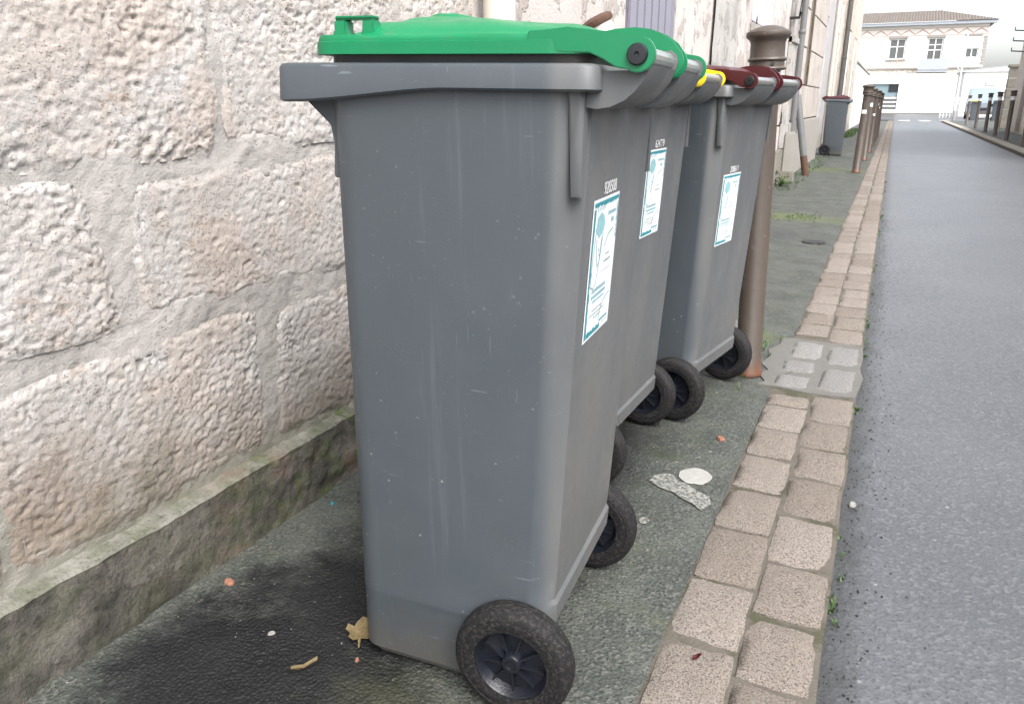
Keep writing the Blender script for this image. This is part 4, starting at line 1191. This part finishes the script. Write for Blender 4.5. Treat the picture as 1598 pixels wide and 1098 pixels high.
facade(rw, M['ashlar'], XR + 0.03, 27.62, 31.0, 4.2, [(28.2, 29.2, 0.06, 2.6)], face=-1)
MB().box(XR + 0.13, XR + 0.18, 28.22, 29.18, 0.06, 2.58).build('door', M['brownwood'], rw, bevel=0.01)
e = MB(); e.prism([(XR - 0.15, 4.21), (XR - 0.15, 4.29), (XR + 3.0, 5.2), (XR + 3.0, 5.05)], 27.63, 31.0); e.build('roof', M['tile'], rw)
gp = tag(empty('gate_pillar', (3.62, 33.2, 0.056)), 'dark weathered stone gate pillar past the pale pinkish house', 'pillar')
for k in range(6):
    w = 0.20 + random.uniform(-.012, .012)
    MB().box(-w, w, -w, w, 0.34 * k, 0.34 * (k + 1) - 0.012).build('stone_block', M['stonedark'], gp, bevel=0.02)
MB().box(-0.24, 0.24, -0.24, 0.24, 2.041, 2.14).build('cap', M['stonedark'], gp, bevel=0.02)
MB().box(-0.185, 0.185, -0.185, 0.185, 0.02, 2.04).build('core', M['concrete'], gp)
an = tag(empty('wire_bracket', (3.30, 30.0, 0)), 'iron wire brackets jutting from the pale pinkish house on the right', 'bracket')
for z in (2.45, 2.75, 3.05):
    MB().tube([(0.14, 0, z), (-0.25, 0.02, z + 0.03)], 0.02, 6).build('arm', M['zinc'], an)
    MB().tube([(-0.25, 0.02, z + 0.03), (-0.25, 0.02, z + 0.13)], 0.015, 6).build('pin', M['zinc'], an)
# street lamp post / cable pole by the far corner
pl_ = tag(empty('utility_pole', (3.05, 51.5, 0)), 'thin pale pole standing by the far corner', 'pole')
MB().lathe([(0.05, -0.05), (0.035, 4.6)], seg=12).build('shaft', M['whitepaint'], pl_, smooth=40)
MB().lathe([(0.07, -0.05), (0.07, 0.5), (0.05, 0.52)], seg=12).build('sleeve', M['concrete'], pl_, smooth=40)

# ---- parked van
def van(x, y, rz):
    t = tag(empty('parked_van', (x, y, -0.02), rz), 'pale van parked behind the wheeled bins at the far corner', 'van')
    # front towards -y in local space
    prof = [(-1.0, 0.35), (-1.02, 0.55), (-0.98, 0.95), (-0.80, 1.05), (-0.30, 1.72), (-0.15, 1.80), (2.6, 1.84), (2.75, 1.75), (2.8, 0.40), (2.7, 0.30), (-0.9, 0.28)]
    mb = MB(); rs = []
    for xx, s in ((-0.88, 0.94), (-0.86, 0.985), (-0.82, 1.0), (0.82, 1.0), (0.86, 0.985), (0.88, 0.94)):
        rs.append([(xx * (1 - 0.09 * sst(1.0, 1.8, z)), 0.9 + (yy - 0.9) * s, 1.0 + (z - 1.0) * s) for yy, z in prof])
    mb.rings(rs); mb.build('body', M['van'], t, smooth=30)
    mb = MB(); mb.add([(-0.72, -0.775, 1.09), (0.72, -0.775, 1.09), (0.66, -0.325, 1.70), (-0.66, -0.325, 1.70)], [(0, 1, 2, 3)]); mb.build('windscreen', M['carglass'], t)
    for s in (-1, 1):
        mb = MB(); mb.add([(s * 0.875, -0.45, 1.10), (s * 0.875, 0.35, 1.10), (s * 0.83, 0.35, 1.65), (s * 0.83, -0.15, 1.65)], [(0, 1, 2, 3)]); mb.build('side_window', M['carglass'], t)
        MB().box(s * 0.62 - 0.17, s * 0.62 + 0.17, -1.03, -0.95, 0.70, 0.88).build('headlight', M['glass'], t, bevel=0.03)
        for yy in (-0.35, 2.1):
            w = MB().lathe([(0.001, -0.09), (0.19, -0.09), (0.2, -0.08), (0.2, 0.08), (0.19, 0.09), (0.001, 0.09)], axis='X', seg=24, c=(s * 0.78, yy, 0.32)).build('wheel', M['zinc'], t, smooth=40)
            MB().lathe([(0.2, -0.1), (0.3, -0.1), (0.32, -0.07), (0.32, 0.07), (0.3, 0.1), (0.2, 0.1)], axis='X', seg=28, c=(s * 0.78, yy, 0.32), cap=False).build('tyre', M['tyre'], w, smooth=40)
    MB().box(-0.5, 0.5, -1.045, -0.98, 0.48, 0.66).build('grille', M['iron'], t, bevel=0.01)
    MB().box(-0.9, 0.9, -1.06, -0.9, 0.26, 0.44).build('bumper', M['darkpipe'], t, bevel=0.03)
    return t
van(4.85, 57.5, R(-6))

# ================================================================== FAR BUILDING
YB = 80.0
fb = tag(empty('far_building', (0, YB, 0)), 'cream two-storey building with hipped tile roof and pink zigzag frieze closing the street', 'building')
def front_y(parent, mat, Y, x0, x1, z0, z1, ops, depth=0.2, back=6.0, name='wall'):
    xs_ = sorted({x0, x1, *[o[0] for o in ops], *[o[1] for o in ops]}); zs_ = sorted({z0, z1, *[o[2] for o in ops], *[o[3] for o in ops]})
    mb = MB()
    for i in range(len(xs_) - 1):
        for j in range(len(zs_) - 1):
            xm, zm = (xs_[i] + xs_[i + 1]) / 2, (zs_[j] + zs_[j + 1]) / 2
            if any(o[0] < xm < o[1] and o[2] < zm < o[3] for o in ops): continue
            mb.add([(xs_[i], Y, zs_[j]), (xs_[i + 1], Y, zs_[j]), (xs_[i + 1], Y, zs_[j + 1]), (xs_[i], Y, zs_[j + 1])], [(0, 1, 2, 3)])
    for xa, xb, za, zb in ops:
        c = [(xa, za), (xb, za), (xb, zb), (xa, zb)]
        for k in range(4):
            p, q = c[k], c[(k + 1) % 4]
            mb.add([(p[0], Y, p[1]), (q[0], Y, q[1]), (q[0], Y + depth, q[1]), (p[0], Y + depth, p[1])], [(0, 1, 2, 3)])
        mb.add([(p[0], Y + depth, p[1]) for p in c], [(0, 1, 2, 3)])
    for x in (x0, x1): mb.add([(x, Y, z0), (x, Y + back, z0), (x, Y + back, z1), (x, Y, z1)], [(0, 1, 2, 3)])
    mb.add([(x0, Y, z1), (x1, Y, z1), (x1, Y + back, z1), (x0, Y + back, z1)], [(0, 1, 2, 3)])
    return mb.build(name, mat, parent)
WO = [(-1.20, 0.15, 4.55, 6.25), (1.80, 3.05, 4.05, 6.25), (4.75, 5.75, 4.55, 5.35)]
front_y(fb, M['cream_wall'], 0, -6.5, 6.25, 0, 7.28, WO, back=9)
def window(parent, xa, xb, za, zb, nx, nz, y=0.10):
    w = MB(); t_ = 0.07
    w.box(xa, xb, y, y + 0.06, za, za + t_).box(xa, xb, y, y + 0.06, zb - t_, zb).box(xa, xa + t_, y, y + 0.06, za + t_, zb - t_).box(xb - t_, xb, y, y + 0.06, za + t_, zb - t_)
    for k in range(1, nx): x = xa + (xb - xa) * k / nx; w.box(x - 0.04, x + 0.04, y - 0.001, y + 0.055, za + t_, zb - t_)
    for f in nz: z = za + (zb - za) * f; w.box(xa + t_, xb - t_, y - 0.003, y + 0.05, z - 0.035, z + 0.035)
    wo = w.build('window', M['whitepaint'], parent)
    for k in range(nx):
        a, b = xa + (xb - xa) * k / nx, xa + (xb - xa) * (k + 1) / nx
        MB().box(a + 0.04, b - 0.04, y + 0.03, y + 0.04, za + 0.05, zb - 0.05).build('pane', M['farglass'], wo)
window(fb, -1.15, 0.10, 4.58, 6.22, 2, (0.62,)); window(fb, 1.85, 3.0, 4.08, 6.22, 2, (0.55, 0.75)); window(fb, 4.78, 5.72, 4.57, 5.33, 2, ())
for xa, xb, z in ((-1.3, 0.25, 6.25), (1.7, 3.15, 6.25), (4.6, 5.9, 6.3)): MB().box(xa, xb, -0.06, 0, z, z + 0.16).build('lintel', M['concrete'], fb)
MB().box(-1.35, 0.3, -0.10, 0, 4.45, 4.54).build('sill', M['concrete'], fb)
for k in range(3): MB().lathe([(0.16, -0.05), (0.2, -0.05), (0.2, 0.0), (0.16, 0.0)], axis='Y', seg=16, c=(-1.0 + 0.45 * k, 0, 4.22), cap=False).build('rosette', M['pinkbrick'], fb)
MB().box(-6.5, 6.28, -0.12, 0, 3.72, 3.86).build('string_course', M['concrete'], fb)
MB().box(-6.5, 6.28, -0.03, 0, 3.30, 3.70).build('pink_band', M['pinkbrick'] if False else M['beige'], fb)
for z in (6.42, 6.98): MB().box(-6.5, 6.26, -0.02, 0, z, z + 0.06).build('frieze_line', M['pinkbrick'], fb)
zz_ = MB(); pts = [(-6.4 + 0.55 * k, 6.55 if k % 2 else 6.92) for k in range(24)]
for i in range(len(pts) - 1):
    (xa, za), (xb, zb) = pts[i], pts[i + 1]
    zz_.add([(xa, -0.025, za - 0.06), (xb, -0.025, zb - 0.06), (xb, -0.025, zb + 0.06), (xa, -0.025, za + 0.06), (xa, 0, za - 0.06), (xb, 0, zb - 0.06), (xb, 0, zb + 0.06), (xa, 0, za + 0.06)],
            [(0, 1, 2, 3), (0, 1, 5, 4), (3, 2, 6, 7)])
zz_.build('zigzag_frieze', M['pinkbrick'], fb)
MB().box(-6.6, 6.75, -0.5, 0.02, 7.26, 7.48).build('eaves', M['bluegrey'], fb)
for k in range(9): MB().box(5.98 + (0.06 if k % 2 else 0), 6.27, -0.04, 0, 4.0 + 0.26 * k, 4.22 + 0.26 * k).build('quoin', M['concrete'], fb)
rf = MB(); NC = 60
ridge0, ridge1, x0r, x1r, ez, rz_ = -6.6, 2.6, -6.7, 6.85, 7.49, 8.75
vs, fs = [], []
for i in range(NC * 4 + 1):
    f = i / (NC * 4); xe = x0r + (x1r - x0r) * f
    bumpz = 0.05 * abs(math.sin(math.pi * f * NC))
    xr = min(xe, ridge1); fr = 1.0 if xe <= ridge1 else (x1r - xe) / (x1r - ridge1)
    vs += [(xe, -0.6, ez + bumpz), (xe if xe <= ridge1 else xe, -0.6 + 4.6 * fr, ez + (rz_ - ez) * fr + bumpz)]
    if i: fs.append((2 * i - 2, 2 * i - 1, 2 * i + 1, 2 * i))
rf.add(vs, fs)
rf.add([(ridge1, 4.0, rz_), (x1r, -0.6, ez), (x1r, 9, ez), (ridge1, 9, rz_)], [(0, 1, 2, 3)])
rf.build('roof', M['tile'], fb)
bl = MB(); bl.box(1.3, 3.6, -1.0, -0.02, 3.42, 3.60); bl.build('balcony_slab', M['bluegrey'], fb)
MB().box(1.3, 3.6, -1.05, -1.0, 3.62, 4.5).build('balcony_panel', M['bluegrey'], fb)
MB().tube([(4.6, -0.9, 3.4), (3.65, -0.9, 4.55)], 0.05, 6).build('stair_rail', M['bluegrey'], fb)

# white yard wall in front of it, with a shop opening to the left
yw = tag(empty('yard_wall', (0, 77.0, 0)), 'long white yard wall below the far building with window and louvres', 'wall')
front_y(yw, M['offwhite'], 0, -6.0, 4.35, 0, 3.25, [(-2.6, 0.05, 0.25, 2.45)], back=0.3, depth=0.25)
MB().box(-6.0, 4.35, -0.05, -0.002, 0, 0.10).build('base_strip', M['stonedark'], yw)
MB().box(-2.58, 0.03, 0.15, 0.17, 1.45, 2.43).build('pane', M['carglass'], yw)
MB().box(-0.70, 0.03, 0.10, 0.148, 1.80, 2.43).build('pane_dark', M['glass'], yw)
for k in range(7): MB().box(-2.58, 0.03, 0.08, 0.20, 0.27 + 0.165 * k, 0.27 + 0.165 * k + 0.11).build('louvre', M['zinc'] if k % 2 else M['whitepaint'], yw)
ax = tag(empty('annex', (0, 66, 0)), 'white flat-roofed annex beside the yard wall on the right', 'building')
MB().box(4.15, 12, 0, 7, 0, 3.0).build('wall', M['offwhite'], ax)
e = MB(); e.prism([(4.0, 3.001), (4.0, 3.06), (12.1, 3.86), (12.1, 3.001)], -0.15, 7.1); e.build('roof_edge', M['offwhite'], ax)
e = MB(); e.prism([(3.98, 3.065), (3.98, 3.11), (12.1, 3.91), (12.1, 3.865)], -0.18, 7.12); e.build('flashing', M['bluegrey'], ax)
sg = MB().box(5.5, 6.1, -0.05, -0.002, 2.05, 2.45); sg.build('notice_frame', M['bluegrey'], ax)
MB().box(5.56, 6.04, -0.058, -0.0505, 2.11, 2.39).build('notice', M['offwhite'], ax)
gt = tag(empty('white_gate', (3.2, 60.0, -0.02)), 'small white railing gate at the end of the yard wall', 'gate')
for k in range(6): MB().box(-0.5 + 0.19 * k, -0.44 + 0.19 * k, -0.03, 0.03, 0, 1.3).build('bar', M['whitepaint'], gt)
for z in (0.15, 1.2): MB().box(-0.52, 0.53, -0.025, 0.025, z, z + 0.05).build('rail', M['whitepaint'], gt)

# ================================================================== SMALL THINGS ON THE GROUND
def leaf_obj(x, y, rz, label, shape, mat, z=0.004, curl=0.35, name='dry_leaf', cat='leaf'):
    mb = MB()
    n = len(shape)
    ctr = (sum(p[0] for p in shape) / n, sum(p[1] for p in shape) / n)
    vs = [(ctr[0], ctr[1], 0.004)]
    for r_ in (0.5, 1.0):
        for px, py in shape:
            qx, qy = ctr[0] + (px - ctr[0]) * r_, ctr[1] + (py - ctr[1]) * r_
            vs.append((qx, qy, 0.004 + curl * (qx * qx + qy * qy) * 9 + 0.010 * (0.5 + noise.noise(Vector((qx * 70, qy * 70, x)))) * r_))
    fs = [(0, 1 + k, 1 + (k + 1) % n) for k in range(n)] + [(1 + k, 1 + n + k, 1 + n + (k + 1) % n, 1 + (k + 1) % n) for k in range(n)]
    mb.add(vs, fs)
    mb.add([(a, b, c - 0.0012) for a, b, c in vs], [tuple(reversed(f)) for f in fs])
    for k in range(n):
        k2 = (k + 1) % n; N_ = len(vs)
        mb.f.append((1 + n + k, 1 + n + k2, N_ + 1 + n + k2, N_ + 1 + n + k))
    o = mb.build(name, mat, None, smooth=60, loc=(x, y, pav_h(x, y) + z)); o.rotation_euler = (R(8), R(-6), rz)
    return tag(o, label, cat)
maple = [(-0.0012, -0.040), (0.0012, -0.040), (0.003, -0.022), (0.016, -0.024), (0.024, -0.016), (0.021, -0.006), (0.032, 0.000), (0.027, 0.010), (0.015, 0.012), (0.012, 0.024), (0.001, 0.030), (-0.009, 0.022), (-0.013, 0.012), (-0.024, 0.014), (-0.028, 0.003), (-0.019, -0.006), (-0.021, -0.016), (-0.012, -0.023), (-0.003, -0.022)]
leaf_obj(-0.768, 0.965, 0.5, 'curled yellow-brown maple leaf at the foot of the green-lidded bin', maple, M['leaf_dry'])
leaf_obj(-0.80, 0.842, 0.9, 'narrow shrivelled brown leaf curl on the dark stained asphalt', [(-0.022, -0.003), (0, -0.006), (0.024, -0.001), (0.026, 0.003), (0, 0.003), (-0.02, 0.002)], M['leaf_dry'], curl=1.5)
leaf_obj(-0.19, 1.17, 0.3, 'small dark red leaf lying on a granite sett', [(-0.008, -0.003), (0, -0.006), (0.008, -0.002), (0.009, 0.003), (0, 0.004), (-0.007, 0.003)], M['maroon'], z=0.012)
def chip(x, y, s, label, mat=M['chip'], z=0.0, cat='chip'):
    mb = MB(); rs = []
    for z_, f_ in ((-0.2, 0.9), (0.15, 1.0), (0.45, 0.75)):
        rs.append([(s * f_ * (1 + 0.3 * noise.noise(Vector((k, x * 9, y)))) * math.cos(k * math.pi / 3.5), 0.65 * s * f_ * math.sin(k * math.pi / 3.5), s * z_) for k in range(7)])
    mb.rings(rs)
    o = mb.build('brick_chip' if mat == M['chip'] else 'pebble', mat, None, smooth=None, loc=(x, y, (pav_h(x, y) if x < KL else 0) + z)); o.rotation_euler = (0.1, 0, x * 40)
    return tag(o, label, cat)
chip(-1.105, 0.975, 0.014, 'orange terracotta chip lying near the mossy plinth')
chip(-0.337, 2.155, 0.017, 'orange terracotta chip lying on the pavement near the pink setts')
chip(-0.735, 0.905, 0.006, 'tiny orange chip below the maple leaf')
chip(-0.92, 0.893, 0.008, 'small whitish stone on the dark stained asphalt', M['pebble'], cat='pebble')
chip(-0.41, 0.965, 0.007, 'small whitish pebble beside the near wheel of the green-lidded bin', M['pebble'], cat='pebble')
chip(0.035, 1.92, 0.014, 'pale pebble with moss at the edge of the road', M['pebble'], z=-0.012, cat='pebble')
bt = chip(-1.12, 1.33, 0.008, 'turquoise scrap lying at the foot of the plinth', M['teal'], cat='litter')
bt.name = 'plastic_scrap'

# grit on the pavement and the road edge, and moss and weeds: nobody could count them
def scatter(name, mat, n, fn, smin, smax, seed):
    rd = random.Random(seed); mb = MB()
    for _ in range(n):
        x, y, z = fn(rd); s = rd.uniform(smin, smax); a = rd.uniform(0, 6.28)
        vs = [(x + s * math.cos(a + k * 2.094) * rd.uniform(.7, 1.2), y + s * math.sin(a + k * 2.094) * rd.uniform(.7, 1.2), z - s * 0.25) for k in range(3)] + [(x + rd.uniform(-.3, .3) * s, y + rd.uniform(-.3, .3) * s, z + s * 0.6)]
        mb.add(vs, [(0, 1, 3), (1, 2, 3), (2, 0, 3), (0, 2, 1)])
    return tag(mb.build(name, mat), 'scattered grit and crumbs on the ground' if 'grit' in name else None, None, None, 'stuff')
def f_edge(rd):
    y = 0.7 + 7 * rd.random() ** 2; x = KR + abs(rd.gauss(0, 0.05)) + 0.004; return x, y, road_h(x, y) + 0.001
def f_pav(rd):
    x = rd.uniform(-1.15, KL); y = 0.5 + 6 * rd.random() ** 1.6; return x, y, pav_h(x, y)
def f_wall(rd):
    x = -1.155 + abs(rd.gauss(0, 0.02)); y = rd.uniform(0.4, 2.2); return x, y, pav_h(x, y)
scatter('dark_grit', M['iron'], 900, f_edge, 0.0015, 0.005, 1)
scatter('pale_grit', M['joint'], 240, f_edge, 0.001, 0.0026, 2)
scatter('pavement_grit', M['pebble'], 520, f_pav, 0.0009, 0.0028, 3)
scatter('wall_foot_grit', M['plinth'], 420, f_wall, 0.002, 0.006, 4)
def f_road(rd):
    x = rd.uniform(0.05, 2.2); y = 0.8 + 14 * rd.random() ** 1.4; return x, y, road_h(x, y) + 0.001
scatter('road_grit', M['stonedark'], 160, f_road, 0.0008, 0.0020, 5)

def tuft(mb, rd, x, y, z, n, h, spread):
    for _ in range(n):
        a = rd.uniform(0, 6.28); l = h * rd.uniform(0.5, 1.1); d = spread * rd.uniform(0.3, 1)
        w = 0.0016 + h * 0.03; bx, by = x + rd.gauss(0, spread * .3), y + rd.gauss(0, spread * .3)
        ca, sa = math.cos(a), math.sin(a)
        p = [(bx - sa * w, by + ca * w, z), (bx + sa * w, by - ca * w, z), (bx + ca * d * .5 + sa * w * .8, by + sa * d * .5 - ca * w * .8, z + l * .65), (bx + ca * d * .5 - sa * w * .8, by + sa * d * .5 + ca * w * .8, z + l * .65), (bx + ca * d, by + sa * d, z + l)]
        mb.add(p, [(0, 1, 2, 3), (3, 2, 4)])
rd = random.Random(11)
mb = MB()
for _ in range(150):
    y = 0.8 + 11 * rd.random() ** 1.3
    if noise.noise(Vector((y * 2.2, 0, 0))) < 0.02: continue
    tuft(mb, rd, KR + rd.uniform(-0.003, 0.015), y, -0.014, rd.randint(4, 9), rd.uniform(0.006, 0.018), 0.012)
for _ in range(60): tuft(mb, rd, -0.40 + rd.gauss(0, .035), 3.05 + rd.gauss(0, 0.16), pz(-0.4), 5, 0.022, 0.02)
for _ in range(130): tuft(mb, rd, rd.uniform(-1.15, -0.9), rd.uniform(9.0, 15.5), pz(-1.1), 6, 0.03, 0.03)
for _ in range(80): tuft(mb, rd, -1.2 + abs(rd.gauss(0, 0.1)), rd.uniform(24, 30), pz(-1.2), 6, 0.16, 0.1)
for _ in range(120): tuft(mb, rd, rd.uniform(-1.1, -0.45), 7.1 + rd.gauss(0, 0.16), pz(-.7), 5, 0.012, 0.015)
tag(mb.build('grass_tufts', M['grass']), 'moss and short grass along kerb and wall foot', None, None, 'stuff')
def weed(x, y, s, label):
    t = tag(empty('weed', (x, y, pz(x))), label, 'plant')
    rd = random.Random(int(y * 10)); mb = MB(); st = MB()
    for k in range(46):
        a = rd.uniform(0, 6.28); el = rd.uniform(0.2, 1.4); l = s * rd.uniform(0.4, 1.0)
        bx, by, bz = l * math.cos(a) * math.cos(el) * .8, l * math.sin(a) * math.cos(el) * .8, l * math.sin(el)
        st.tube([(0, 0, 0), (bx * .5, by * .5, bz * .6), (bx, by, bz)], s * 0.012, 4)
        w = s * rd.uniform(0.09, 0.16); L_ = s * rd.uniform(0.2, 0.34); ca, sa = math.cos(a), math.sin(a)
        q = [(bx, by, bz), (bx + ca * L_ * .5 - sa * w, by + sa * L_ * .5 + ca * w, bz + L_ * .2), (bx + ca * L_, by + sa * L_, bz - L_ * .1), (bx + ca * L_ * .5 + sa * w, by + sa * L_ * .5 - ca * w, bz + L_ * .12)]
        mb.add(q, [(0, 1, 2), (0, 2, 3)])
    mb.build('foliage', M['grass'], t); st.build('stems', M['grass'], t)
weed(-1.10, 9.7, 0.17, 'leafy green weed growing at the foot of the flaking rendered house')
weed(-0.395, 2.93, 0.045, 'small grass weed beside the foot of the tall bollard')
